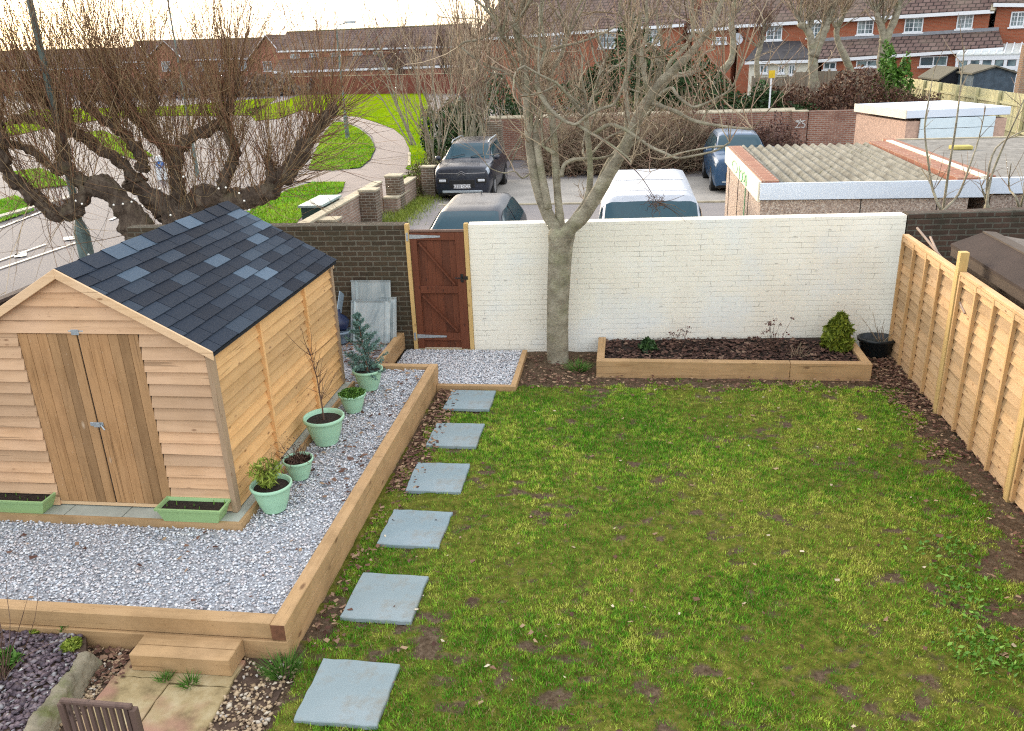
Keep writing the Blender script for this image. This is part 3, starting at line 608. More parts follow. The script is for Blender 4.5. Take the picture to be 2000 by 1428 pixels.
# =============== SHED ===============
AX, AZ, EX, EZ = -4.66, 2.60, -3.425, 1.905       # apex and right eave
SX0, SX1, SY0, SY1, FZ = -5.83, -3.49, 6.20, 9.28, .345
slope = (AZ-EZ)/(EX-AX)
t = wthing('garden_shed', 'new natural timber garden shed with a dark blue shingle roof', 'shed', (AX, 7.7, FZ))
def clad_front(y, sgn, x0, x1, z0, z1, pitch=.113, gable=False, name='front_cladding', mat=wood_shed):
    mb = MB(); z = z0; 
    while z < z1-.01:
        zt = min(z+pitch, z1)
        def lim(zz, a, b):
            if not gable: return a, b
            hw = (AZ-.05-zz)/slope; return max(a, AX-hw), min(b, AX+hw)
        a0, b0 = lim(z, x0, x1); a1, b1 = lim(zt, x0, x1)
        if b0-a0 > .05:
            j = random.uniform(-.005, .005); j2 = random.uniform(-.005, .005)
            if b1-a1 < .02: a1 = b1 = (a0+b0)/2; b1 += .01
            o1 = .034*sgn; o2 = .002*sgn
            nseg = 6
            for s in range(nseg):
                t0, t1 = s/nseg, (s+1)/nseg
            mb.hexa([(a0, y+o1, z+j), (b0, y+o1, z+j2), (b0, y, z+.002), (a0, y, z+.002), (a1, y+o2, zt), (b1, y+o2, zt), (b1, y, zt), (a1, y, zt)] if sgn < 0 else
                    [(b0, y+o1, z+j), (a0, y+o1, z+j2), (a0, y, z+.002), (b0, y, z+.002), (b1, y+o2, zt), (a1, y+o2, zt), (a1, y, zt), (b1, y, zt)])
        z = zt
    return mb.build(name, mat, t)
def clad_side(x, sgn, y0, y1, z0, z1, pitch=.113, name='side_cladding'):
    mb = MB(); z = z0
    while z < z1-.01:
        zt = min(z+pitch, z1); o1 = .034*sgn; o2 = .002*sgn; j = random.uniform(-.006, .006); j2 = random.uniform(-.006, .006)
        mb.hexa([(x, y0, z), (x+o1, y0, z+j), (x+o1, y1, z+j2), (x, y1, z), (x, y0, zt), (x+o2, y0, zt), (x+o2, y1, zt), (x, y1, zt)]); z = zt
    return mb.build(name, wood_shed_y, t)
clad_front(SY0, -1, SX0, -5.2, FZ, 2.04, gable=True); clad_front(SY0, -1, -4.07, SX1, FZ, 2.04, gable=True)
# lintel board and gable boards
clad_front(SY0, -1, SX0+.0, SX1, 2.045, 2.58, .12, gable=True, name='gable_cladding')
clad_side(SX1, 1, SY0+.05, SY1, FZ, 1.86); clad_side(SX0, -1, SY0+.05, SY1, FZ, 1.86)
clad_front(SY1, 1, SX0, SX1, FZ, 2.56, gable=True, name='rear_cladding')
mb = MB(); mb.box(SX0+.01, SX1-.01, SY0+.005, SY1-.005, FZ+.01, 1.83)
mb.prism([(SX0+.02, SY0+.004, 1.83), (SX1-.02, SY0+.004, 1.83), (AX, SY0+.004, 2.54)], (0, SY1-SY0-.008, 0)); mb.build('inner_walls', wood_shed, t)
for (ya, yb) in ((SY0, SY0+.05),): MB().box(SX1-.004, SX1+.044, ya-.038, yb, FZ-.01, 1.85).build('corner_board', wood_trim_y, t, bevel=.003)
MB().box(SX0-.044, SX0+.004, SY0-.038, SY0+.05, FZ-.01, 1.85).build('corner_board', wood_trim_y, t, bevel=.003)
MB().box(SX1, SX1+.044, SY1-.04, SY1+.02, FZ-.01, 1.83).build('corner_board', wood_trim_y, t)
for y in (7.17, 8.36): MB().box(SX1+.012, SX1+.056, y-.018, y+.018, FZ, 1.845).build('batten', wood_shed_y, t, bevel=.003)
# doors
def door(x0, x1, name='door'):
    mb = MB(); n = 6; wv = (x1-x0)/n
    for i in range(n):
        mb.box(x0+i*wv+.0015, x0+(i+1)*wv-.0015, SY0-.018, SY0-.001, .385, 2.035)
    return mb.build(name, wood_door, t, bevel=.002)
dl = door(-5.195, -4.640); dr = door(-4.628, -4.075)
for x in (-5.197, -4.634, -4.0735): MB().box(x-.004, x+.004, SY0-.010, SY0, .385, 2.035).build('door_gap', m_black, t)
lt = MB(); lt.box(-4.70, -4.575, SY0-.030, SY0-.019, 1.17, 1.205); lt.box(-4.66, -4.60, SY0-.045, SY0-.031, 1.165, 1.21); lt.tube([(-4.59, SY0-.04, 1.185), (-4.56, SY0-.045, 1.14)], .008, 6); lt.build('latch', m_zinc, dr, bevel=.002)
lt = MB(); lt.box(-4.70, -4.56, SY0-.030, SY0-.022, 2.045, 2.07); lt.box(-4.67, -4.60, SY0-.036, SY0-.031, 2.03, 2.08); lt.build('top_bolt', m_zinc, dr, bevel=.002)
mb = MB(); mb.box(-5.25, -4.02, SY0-.012, SY0, FZ, .38); mb.build('threshold', wood_trim, t)
# roof deck, shingles, barge boards
RY0, RY1 = 6.14, 9.34; nrm = Vector((slope, 0, 1)).normalized()
mb = MB()
for s in (1, -1):
    e = AX+s*(EX-AX); mb.prism([(AX, RY0+.02, AZ-.022), (e, RY0+.02, EZ-.022), (e, RY0+.02, EZ-.036), (AX, RY0+.02, AZ-.036)], (0, RY1-RY0-.03, 0))
mb.build('roof_deck', wood_shed_y, t)
mb = MB(); ev = Vector((EX-AX, 0, EZ-AZ)); Ls = ev.length; evn = ev.normalized(); rows = 10; ex = (Ls+.02)/rows; tab = .333
for s in (1, -1):
    dv = Vector((evn.x*s, 0, evn.z)); nv = Vector((-evn.z*s, 0, abs(evn.x)))
    for r in range(rows):
        u0 = r*ex; y = RY0-(r*.131 % tab)-random.uniform(0, .02)
        while y < RY1:
            ya, yb = max(y, RY0), min(y+tab-.008, RY1)
            if yb-ya > .01:
                lo = u0+ex+.012+random.uniform(-.003, .003); hi = u0-.01
                b0 = Vector((AX, 0, AZ))
                def pt(u, yy, h): v = b0+dv*u+nv*h; return (v.x, yy, v.z)
                h0, h1 = .004, .013
                P = [pt(lo, ya, h0), pt(lo, yb, h0), pt(hi, yb, -.004), pt(hi, ya, -.004), pt(lo, ya, h1), pt(lo, yb, h1), pt(hi, yb, .003), pt(hi, ya, .003)]
                if s < 0: P = [P[1], P[0], P[3], P[2], P[5], P[4], P[7], P[6]]
                mb.hexa(P)
            y += tab
# under layer shows dark in the slots
rf = mb.build('roof', m_shingleroof, t)
m_felt = flat('roof_underlay', (.012, .014, .018), .9)
mb = MB()
for s in (1, -1):
    e = AX+s*(EX-AX+.012); mb.prism([(AX, RY0+.004, AZ-.002), (e, RY0+.004, EZ-.008), (e, RY0+.004, EZ-.021), (AX, RY0+.004, AZ-.021)], (0, RY1-RY0-.008, 0))
mb.box(EX-.004, EX+.022, RY0+.01, RY1-.01, EZ-.05, EZ-.022); mb.build('roof_underlay', m_felt, t)
mb = MB(); y = RY0
while y < RY1-.01:
    yb = min(y+.328, RY1); h = .02
    for s in (1, -1):
        a = (AX, y, AZ+.012+h*.5); b_ = (AX+s*.15, y, AZ+.012-.15*slope+h*.4)
        c = (AX+s*.15, yb+.02, AZ-.15*slope+h*.35+.004); d = (AX, yb+.02, AZ+h*.4+.006)
        mb.quad(*( (a, d, c, b_) if s < 0 else (a, b_, c, d)))
    y = yb
mb.build('ridge_caps', m_shingleroof, rf)
for s in (1, -1):
    bb = MB(); e = AX+s*(EX-AX+.03); ez = EZ-.02
    P0 = [(AX, RY0-.006, AZ+.022), (e, RY0-.006, ez+.022), (e, RY0-.006, ez-.055), (AX, RY0-.006, AZ-.062)]
    if s > 0: P0 = P0[::-1]
    bb.prism(P0, (0, -.02, 0)); bb.build('barge_board', wood_trim, t, bevel=.003)
    P0 = [(AX, RY1-.01, AZ-.04), (e-.04*s, RY1-.01, ez-.02), (e-.04*s, RY1-.01, ez-.09), (AX, RY1-.01, AZ-.11)]
    if s > 0: P0 = P0[::-1]
    MB().prism(P0, (0, -.02, 0)).build('barge_board', wood_trim, t)
# shed base
t = wthing('shed_base', 'slab base of the shed with a thin timber edge above the gravel', 'shed base', (-4.8, 6.0, ZG))
mb = MB(); 
for i in range(5): mb.box(-6.2+i*.57, -6.2+i*.57+.56, 6.02, 6.6, ZG-.02, .332)
mb.box(-6.2, -3.37, 6.604, 9.3, ZG-.02, .331); mb.build('slabs', flat('pale_slab', (.40, .42, .36), .85, var=.25, scale=3), t)
MB().box(-6.25, -3.335, 5.985, 6.018, ZG-.02, .334).build('edge_board', wood_sleeper_x, t); MB().box(-3.368, -3.335, 6.02, 9.33, ZG-.02, .336).build('edge_board', wood_sleeper_y, t)
# =============== WALLS, GATE ===============
def wall(name, p0, p1, th, z0, z1, mat, label, copem=None, coph=.06, z1b=None, over=.0, parent=None):
    a = Vector((p0[0], p0[1], 0)); b = Vector((p1[0], p1[1], 0)); L_ = (b-a).length; rz = math.atan2(b.y-a.y, b.x-a.x)
    z1b = z1 if z1b is None else z1b; ch = coph if copem else 0
    t = thing(name, label, 'wall', (a.x, a.y, z0), rz) if parent is None else parent
    mb = MB(); mb.hexa([(0, 0, 0), (L_, 0, 0), (L_, th, 0), (0, th, 0), (0, 0, z1-z0-ch), (L_, 0, z1b-z0-ch), (L_, th, z1b-z0-ch), (0, th, z1-z0-ch)]); mb.build('brickwork', mat, t)
    if copem:
        mb = MB(); mb.hexa([(-over, -over, z1-z0-ch+.002), (L_+over, -over, z1b-z0-ch+.002), (L_+over, th+over, z1b-z0-ch+.002), (-over, th+over, z1-z0-ch+.002), (-over, -over, z1-z0), (L_+over, -over, z1b-z0), (L_+over, th+over, z1b-z0), (-over, th+over, z1-z0)]); mb.build('coping', copem, t, bevel=.008)
    return t
wall('white_brick_wall', (-2.165, 11.35), (3.78, 11.74), .22, -.05, 1.89, m_white, 'long cream-white painted brick garden wall behind the bare tree', None, 0, 1.885)
wall('brown_brick_wall', (-7.3, 11.35), (-3.075, 11.35), .22, -.05, 1.90, m_brown, 'weathered dark brown brick wall between the shed and the gate', m_brown, .075)
wall('dark_brick_wall', (3.80, 11.745), (9.5, 12.15), .22, -.05, 1.90, m_darkbrick, 'blackened brick wall beyond the lap fence, under the garage', m_darkbrick, .075, 1.95)
o = MB().box(-3.073, -3.015, 11.315, 11.40, 0, 1.915).build('gate_post', wood_post, bevel=.004); tag(o, 'slim ochre timber gate post against the brown brick wall', 'gate post', 'gate posts')
o = MB().box(-2.225, -2.167, 11.315, 11.40, 0, 1.915).build('gate_post', wood_post, bevel=.004); tag(o, 'slim ochre timber gate post against the white wall', 'gate post', 'gate posts')
t = wthing('garden_gate', 'dark red-brown ledged and braced timber garden gate', 'gate', (-2.62, 11.36, .05))
gx0, gx1, gy_ = -3.008, -2.232, 11.36
mb = MB(); n = 7
for i in range(n): a = gx0+.005+i*(gx1-gx0-.01)/n; mb.box(a+.0015, a+(gx1-gx0-.01)/n-.0015, gy_, gy_+.018, .06, 1.80)
mb.build('boards', wood_gate, t)
MB().box(gx0, gx0+.095, gy_-.032, gy_-.001, .055, 1.79).build('stile', wood_gate, t, bevel=.003); MB().box(gx1-.125, gx1, gy_-.032, gy_-.001, .055, 1.79).build('stile', wood_gate, t, bevel=.003)
for (z0, z1) in ((.18, .30), (.90, 1.01), (1.68, 1.79)): MB().box(gx0+.097, gx1-.127, gy_-.030, gy_-.001, z0, z1).build('ledge', wood_gate, t, bevel=.003)
MB().box(gx0-.006, gx1+.006, gy_-.036, gy_+.03, 1.795, 1.825).build('top_cap', flat('faded_cap', (.16, .10, .075), .8), t, bevel=.003)
for (z0, z1) in ((.90, .30), (1.68, 1.01)):
    MB().bar((gx0+.13, gy_-.018, z0-.03), (gx1-.16, gy_-.018, z1+.03), .022, .085, (0, 1, 0)).build('brace', wood_gate, t)
for z in (.245, 1.735):
    mb = MB(); mb.prism([(gx0-.045, gy_-.037, z-.03), (gx0+.02, gy_-.037, z-.03), (gx0+.44, gy_-.037, z-.012), (gx0+.44, gy_-.037, z+.012), (gx0+.02, gy_-.037, z+.03), (gx0-.045, gy_-.037, z+.03)], (0, .004, 0))
    mb.box(gx0-.05, gx0-.02, gy_-.055, gy_-.037, z-.06, z+.06); mb.build('strap_hinge', m_zinc, t)
mb = MB(); mb.box(gx1-.075, gx1-.035, gy_-.045, gy_-.033, 1.07, 1.19); mb.tube([(gx1-.055, gy_-.04, 1.14), (gx1-.055, gy_-.08, 1.14), (gx1-.15, gy_-.085, 1.145)], .009, 8); mb.box(gx1-.02, gx1+.03, gy_-.05, gy_-.037, 1.11, 1.16); mb.build('latch_handle', m_black, t, bevel=.002)
MB().box(gx0, gx1, 11.31, 11.38, -.02, .05).build('threshold', flat('pale_threshold', (.42, .36, .24), .8), t)
# =============== ZINC SHEETS, TUBS ===============
def sheet(x0, x1, yb, yt, zb, zt, label, ribs=1, shade=0):
    mb = MB(); n = 24
    def prof(i):
        u = i/n; d = 0
        for c in ([.13] if ribs == 1 else [.08, .86, .93] if ribs == 3 else [.5]):
            if abs(u-c) < .022: d = -.02
        return x0+(x1-x0)*u, d
    rows = []
    for k in range(2):
        yy, zz = (yb, zb) if k == 0 else (yt, zt); rows.append([(prof(i)[0], yy+prof(i)[1], zz+random.uniform(-.004, .004)) for i in range(n+1)])
    for i in range(n): mb.quad(rows[0][i], rows[0][i+1], rows[1][i+1], rows[1][i])
    mb.box(x0-.003, x1+.003, yt-.012, yt+.004, zt-.012, zt+.006)
    o = mb.build('zinc_sheet', m_sheet); s = o.modifiers.new('s', 'SOLIDIFY'); s.thickness = .004; return tag(o, label, 'metal sheet', 'zinc sheets leaning on the brown wall')
sheet(-3.93, -3.34, 11.13, 11.30, .25, 1.10, 'tallest weathered zinc sheet, rearmost of the stack on the brown wall')
sheet(-3.52, -3.26, 11.06, 11.26, .25, .86, 'narrow ribbed zinc sheet sticking out behind the front one', 2)
sheet(-3.92, -3.33, 10.95, 11.18, .25, .83, 'front pitted zinc sheet of the stack, behind the blue spruce', 3)
pb = PY(662, 628, 11.0); t = thing('blue_bag', 'crumpled dark blue plastic bag on a grey bucket beside the shed', 'bag', (pb.x, 11.0, pb.z))
mb = MB(); mb.lathe([(.09, -.13), (.13, -.08), (.14, 0), (.10, .07), (.03, .12), (.035, .17)], 14); o = mb.build('bag_body', flat('navy_plastic', (.012, .022, .07), .35, spec=.5), t, smooth=True)
o.modifiers.new('d', 'DISPLACE').strength = .05; tx = bpy.data.textures.new('bagnoise', 'CLOUDS'); tx.noise_scale = .08; o.modifiers['d'].texture = tx
t = thing('bucket', 'pale grey-blue plastic tub standing behind the shed under the blue bag', 'bucket', (pb.x, 11.0, .26))
mb = MB(); mb.lathe([(.11, 0), (.125, .02), (.155, pb.z-.42), (.17, pb.z-.42), (.17, pb.z-.39), (.145, pb.z-.39), (.11, .05)], 20); mb.build('tub', flat('grey_blue_plastic', (.20, .27, .34), .4, spec=.5), t, smooth=True)
o = MB().bar((pb.x-.05, 10.82, .26), (pb.x+.02, 11.2, .95), .01, .22, (0, 1, 0)).build('plastic_panel', flat('pale_blue_panel', (.33, .42, .50), .5)); tag(o, 'pale blue-grey plastic panel leaning beside the bucket', 'panel')
# =============== LAP FENCE (right) ===============
t = wthing('lap_fence', 'new golden lap-panel garden fence with timber posts along the lawn', 'fence', (3.72, 8, 0))
FX = 3.70
def panel(y0, y1, zt, z0=.02):
    mb = MB(); p = .118; z = z0
    while z < zt-.04:
        zz = min(z+p, zt-.03); j = random.uniform(-.008, .008); j2 = random.uniform(-.008, .008)
        ns = 8; pv = j
        for i in range(ns):
            ya, yb_ = y0+(y1-y0)*i/ns, y0+(y1-y0)*(i+1)/ns; nv = j+(j2-j)*(i+1)/ns+random.uniform(-.006, .006) if i < ns-1 else j2
            if i == 0: v0 = len(mb.v)
            mb.v += [(FX-.017, ya, z+pv), (FX+.004, ya, zz+.004), (FX+.006, ya, z+pv)]
            pv = nv
        mb.v += [(FX-.017, y1, z+j2), (FX+.004, y1, zz+.004), (FX+.006, y1, z+j2)]
        for i in range(ns):
            a = v0+i*3; b = a+3
            mb.f += [(a, a+1, b+1, b), (a+1, a+2, b+2, b+1), (a+2, a, b, b+2)]; mb.m += [0]*3
        z += p
    pn = mb.build('lap_panel', wood_fence, t)
    for i in range(5):
        yy = y0+.018+(y1-y0-.036)*i/4; MB().box(FX-.050, FX-.012, yy-.018, yy+.018, z0, zt-.035).build('batten', wood_fence_z, pn)
    MB().box(FX-.048, FX+.03, y0, y1, zt-.034, zt).build('capping_rail', wood_fence, pn, bevel=.003)
    MB().box(FX-.046, FX-.018, y0+.005, y1-.005, zt-.09, zt-.037).build('top_rail', wood_fence, pn)
panel(9.50, 11.42, 1.70); panel(7.52, 9.39, 1.72); panel(5.58, 7.41, 1.72); panel(3.65, 5.48, 1.72); panel(1.7, 3.55, 1.72)
for y, h in ((9.445, 1.93), (7.465, 1.93), (5.53, 1.93), (3.6, 1.93)): MB().box(FX-.062, FX+.03, y-.045, y+.045, -.02, h).build('post', wood_post, t, bevel=.004)
o = MB().box(3.79, 9, 2, 11.9, -.06, -.015).build('neighbour_ground', m_earth); tag(o, kind='structure')
# neighbour's low wall strip and felt roofed shed
o = MB().box(3.86, 4.06, 3, 10.4, -.01, 1.50).build('rendered_wall', flat('mossy_render', (.30, .27, .17), .95, var=.45, scale=3, bump=.3)); tag(o, 'mossy pale wall top just behind the lap fence', 'wall')
yg = 10.3; ev_ = PY(1857, 476, yg); ap = PY(1919, 454, yg); t = wthing('neighbour_shed', "neighbour's shed with a dark brown felt roof beyond the lap fence", 'shed', (ap.x, 8, 0))
dz = ap.z-ev_.z; dx_ = ap.x-ev_.x; m_feltr = flat('brown_roof_felt', (.040, .027, .022), .9, var=.2, scale=3, bump=.2); m_feltg = flat('grey_mineral_felt', (.16, .135, .115), .95, var=.3, scale=30, bump=.3)
def pr_(pts, dy, name, mat, par=None): return MB().prism(pts, (0, dy, 0)).build(name, mat, par or t)
pr_([(ap.x, yg, ap.z), (ev_.x, yg, ev_.z), (ev_.x, yg, ev_.z-.03), (ap.x, yg, ap.z-.03)], -6.5, 'roof', m_feltr)
pr_([(ap.x+dx_*2.2, yg, ap.z-dz*1.0), (ap.x+.002, yg, ap.z), (ap.x+.002, yg, ap.z-.03), (ap.x+dx_*2.2, yg, ap.z-dz*1.0-.03)], -6.5, 'roof', m_feltg)
pr_([(ap.x+.15, yg, ap.z-.03+.035), (ap.x-.0, yg, ap.z+.018), (ap.x-.0, yg, ap.z), (ap.x+.15, yg, ap.z-.02)], -6.5, 'ridge_strip', flat('lighter_felt', (.09, .07, .055), .9))
MB().box(ev_.x+.12, ap.x+dx_*2, 4, yg-.12, 0, ev_.z-.02).build('walls', wood_dark, t); MB().box(ev_.x+.01, ev_.x+.035, 4, yg-.01, ev_.z-.14, ev_.z-.032).build('fascia', wood_dark, t)
for (a, b, l) in (((1791, 445), (1838, 502), 'longer pale garden cane leaning behind the lap fence'), ((1817, 463), (1836, 505), 'shorter pale garden cane leaning behind the lap fence')):
    q0 = PY(*a, 10.9); q1 = PY(*b, 10.35); q2 = q1+(q1-q0)*2.2; mb = MB(); mb.tube([q0, q1, q2], .014, 6); o = mb.build('garden_cane', flat('cane', (.36, .27, .21), .8)); tag(o, l, 'cane', 'canes behind the fence')
# dark fence behind shed (left boundary)
t = wthing('boundary_fence', 'dark brown boundary fence running behind the shed by the road', 'fence', (-7.4, 7, 0))
mb = MB(); z = 0.0
while z < 1.55: mb.hexa([(-7.42, 2, z), (-7.37, 2, z), (-7.37, 11.3, z), (-7.42, 11.3, z), (-7.42, 2, z+.14), (-7.40, 2, z+.14), (-7.40, 11.3, z+.14), (-7.42, 11.3, z+.14)]); z += .142
mb.build('panels', wood_dark, t); MB().box(-7.46, -7.35, 2, 11.32, 1.565, 1.60).build('capping_rail', flat('dark_cap', (.075, .055, .045), .85), t)
for y in (3.5, 5.4, 7.3, 9.2, 11.1): MB().box(-7.45, -7.34, y-.05, y+.05, 0, 1.56).build('post', wood_dark, t)
# =============== RAISED PLANTING BED ===============
t = wthing('planting_bed', 'long low timber-edged planting bed against the white wall', 'planter', (1.4, 10.6, 0))
for (x0, x1) in ((-.345, 2.17), (2.174, 3.19)): MB().box(x0, x1, 10.44, 10.55, -.02, .225).build('edging_timber', wood_sleeper_x, t, bevel=.006)
MB().box(-.345, -.24, 10.553, 11.42, -.02, .222).build('edging_timber', wood_sleeper_y, t, bevel=.006); MB().box(3.085, 3.19, 10.553, 11.62, -.02, .222).build('edging_timber', wood_sleeper_y, t, bevel=.006)
MB().prism([(-.24, 10.551, -.01), (3.085, 10.551, -.01), (3.085, 11.68, -.01), (-.24, 11.46, -.01)], (0, 0, .17)).build('soil', m_soil, t)
n = 2600; p = np.stack([U(-.23, 3.08, n), U(10.56, 11.5, n), .162+.03*rng.random(n)+.02*fbm(U(0, 9, n), U(0, 9, n), 1)], -1); p = p[p[:, 1] < 11.42+(p[:, 0]+.2)*.07]
o = scatter_mesh('bark_mulch', p, .05, m_mulch, kind='leaf', nz=1.2); tag(o, kind='stuff')
def bushcone(px, py, z, h, r, n, mat, name, label, size=.035, shape=.8, cat='shrub', y=None, up=.5, elong=2.0, stem=m_twigb, lump=.25):
    c = G(px, py, z) if y is None else Vector((PY(px, py, y).x, y, z)); t = thing(name, label, cat, (c.x, c.y, z))
    hh = rng.random(n)**.9; a = rng.random(n)*6.283; prof = np.sin(np.pi*np.clip(hh*.92+.08, 0, 1))**.6 if shape < 0 else (1-hh)**shape*np.clip(hh*9+.35, 0, 1)
    l = 1+lump*(vnoise(a*2.2+3, hh*7)-.5)*2; rr = r*prof*l*np.sqrt(.25+.75*rng.random(n))
    o = leafcloud('foliage', np.stack([rr*np.cos(a), rr*np.sin(a), hh*h], -1), None, size, mat, t, elong, up)
    if stem: mb = MB(); mb.tube([(0, 0, 0), (0, 0, h*.6)], [.012, .006], 6); mb.build('stem', stem, t)
    return t
c = G(1635, 682, .17); bushcone(1635, 682, .17, .50, .195, 3000, m_thuja, 'golden_conifer', 'small golden-green conifer at the fence end of the planting bed', .04, .5, lump=.6, elong=2.6)
bushcone(1265, 683, .17, .15, .15, 260, m_dkgreen, 'low_shrub', 'small dark leafy shrub in the planting bed nearest the tree', .055, .5, elong=1.6)
def stalks(px, py, z, n, h, label, seed=1, heads=True, mat=m_twigb, spread=.18, name='dried_flower_heads', y=None):
    c = G(px, py, z); t = thing(name, label, 'plant', (c.x, c.y, z)); tw = TW(); hd = []
    for i in range(n):
        d = (rng.normal()*spread, rng.normal()*spread*.6, 1); q = rod((rng.normal()*.05, rng.normal()*.03, 0), d, h*(.55+.5*rng.random()), 5, .25); tw.add(q, .0035, .002); hd.append(q[-1])
    tw.build('stems', mat, t)
    if heads:
        P = np.concatenate([hd_+rng.normal(size=(14, 3))*[.022, .022, .008] for hd_ in hd]); leafcloud('seed_heads', P, None, .02, m_redbr, t, 1.2)['kind'] = 'stuff'
    return t
stalks(1322, 678, .17, 9, .30, 'sparse dried stems in the middle of the planting bed', spread=.3)
stalks(1512, 686, .17, 14, .45, 'tallest dried flower stalks with dark heads in the planting bed', spread=.32)
stalks(1560, 698, .17, 26, .22, 'pale straw-coloured dry tuft at the front edge of the planting bed', heads=False, mat=m_twig, spread=.5, name='dry_grass_tuft')
# black pot
c = G(1712, 697, .0); t = thing('black_pot', 'wide black plastic pot with bare twigs in the fence corner', 'plant pot', (c.x, c.y+.08, 0))
mb = MB(); mb.lathe([(.17, 0), (.2, .03), (.235, .22), (.26, .225), (.262, .26), (.235, .262), (.22, .2), (.05, .19)], 30); o = mb.build('pot', m_blackpot, t, smooth=True); o.scale = (1, .8, 1)
MB().lathe([(.01, .18), (.21, .185)], 20).build('soil', m_soil, t).scale = (1, .8, 1)
tw = TW()
for i in range(9): tw.add(rod((rng.normal()*.05, 0, .18), (rng.normal()*.4, rng.normal()*.2, 1), .14+.22*rng.random()*(i < 3)+.1, 4, .3), .006, .003)
tw.build('twigs', m_twig, t)
# =============== GREEN POTS ===============
def pot(px, py, rimw, label, name='potted_plant'):
    c = G(px, py, ZG); sc_ = FPX/((c-CAM).dot(fwd)); r = rimw/sc_/2; c = c+Vector((0, r*.55, 0)); t = thing(name, label, 'potted plant', (c.x, c.y, ZG+.002), 0, 'round green pots beside the shed')
    h = r*1.42; pr = [(r*.52, 0), (r*.56, h*.02), (r*.56, h*.05), (r*.70, h*.28), (r*.82, h*.58), (r*.89, h*.84), (r*.90, h*.86), (r*.985, h*.875), (r*1.0, h*.92), (r*.985, h*.985), (r*.95, h), (r*.90, h*.985), (r*.86, h*.88), (r*.80, h*.80)]
    mb = MB(); mb.lathe(pr, 40); p = mb.build('pot', m_green, t, smooth=True)
    mb = MB(); mb.lathe([(.001, h*.86), (r*.5, h*.865), (r*.86, h*.845)], 26); mb.build('soil', m_soil, t)
    return t, r, h
t, r, h = pot(528, 1006, 82, 'round green pot nearest the viewer with a leafy yellow-green shrub')
n = 420; a = rng.random(n)*6.283; hh = rng.random(n); rr = r*.62*np.sqrt(rng.random(n))*(.5+hh)
leafcloud('foliage', np.stack([rr*np.cos(a)-.03, rr*np.sin(a), h*.9+.27*hh*(1.1-rr/r*.5)], -1), None, .019, m_ygreen, t, 4.2, .3)
tw = TW(); 
for i in range(9): tw.add(rod((rng.normal()*.02-.02, rng.normal()*.02, h*.85), (rng.normal()*.3, rng.normal()*.3, 1), .26+.1*rng.random(), 5, .2), .005, .002)
tw.build('stems', m_olive, t)
t, r, h = pot(581, 941, 60, 'round green pot second from the viewer with a dead brown plant')
tw = TW()
for i in range(34): tw.add(rod((rng.normal()*r*.3, rng.normal()*r*.3, h*.85), (rng.normal()*.6-.35, rng.normal()*.5, 1), .12+.16*rng.random(), 5, .5), .003, .0015)
tw.build('stems', m_twigb, t); n = 160; P = rng.normal(size=(n, 3))*[.09, .08, .07]+[-.05, 0, h+.09]; leafcloud('dead_leaves', P, None, .014, m_twigb, t, 1.3)
n = 260; P = np.stack([rng.normal(size=n)*r*.4, rng.normal(size=n)*r*.4, h*.87+.02*rng.random(n)], -1); leafcloud('mulch', P, None, .03, m_mulch, t, 1.3)['kind'] = 'stuff'
t, r, h = pot(631, 874, 81, 'largest round green pot with a bare sapling, middle of the row')
tw = TW(4); main = rod((0, 0, h*.8), (-.03, 0, 1), .82, 10, .12); tw.add(main, .011, .003)
for i in range(26):
    k = random.randint(3, 9); tw.add(rod(main[k], (rng.normal()*.9, rng.normal()*.9, .8), .14+.25*rng.random(), 5, .35, .5), .0035, .0015)
tw.build('sapling', m_twigb, t)
t, r, h = pot(687, 809, 54, 'smallest round green pot full of low dense green leaves')
n = 1500; a = rng.random(n)*6.283; rr = r*1.0*np.sqrt(rng.random(n)); leafcloud('foliage', np.stack([rr*np.cos(a), rr*np.sin(a), h*.92+.07*rng.random(n)*(1.3-rr/r)], -1), None, .017, m_green2, t, 1.5, .5)
t, r, h = pot(717, 766, 61, 'round green pot nearest the gate with a blue spruce')
tw = TW(5); main = rod((0, 0, h*.8), (-.05, 0, 1), .72, 8, .05); tw.add(main, .014, .004); cen = []
for L_ in range(9):
    f = L_/8; base = main[min(8, int(f*8))]
    for i in range(8 if L_ < 4 else 6):
        a = rng.random()*6.283; ln = (.24*(1-f)**.8+.05)*(.75+.5*rng.random()); q = rod(base, (math.cos(a), math.sin(a), .15+.3*f), ln, 6, .15, .25); tw.add(q, .005, .002)
        for s in np.linspace(.15, 1, 12): idx = s*6; i0 = min(5, int(idx)); pp = q[i0]+(q[i0+1]-q[i0])*(idx-i0); cen.append(pp+rng.normal(size=(16, 3))*.011)
tw.build('branches', m_twigb, t); leafcloud('needles', np.concatenate(cen), None, .011, m_spruce, t, 2.2)
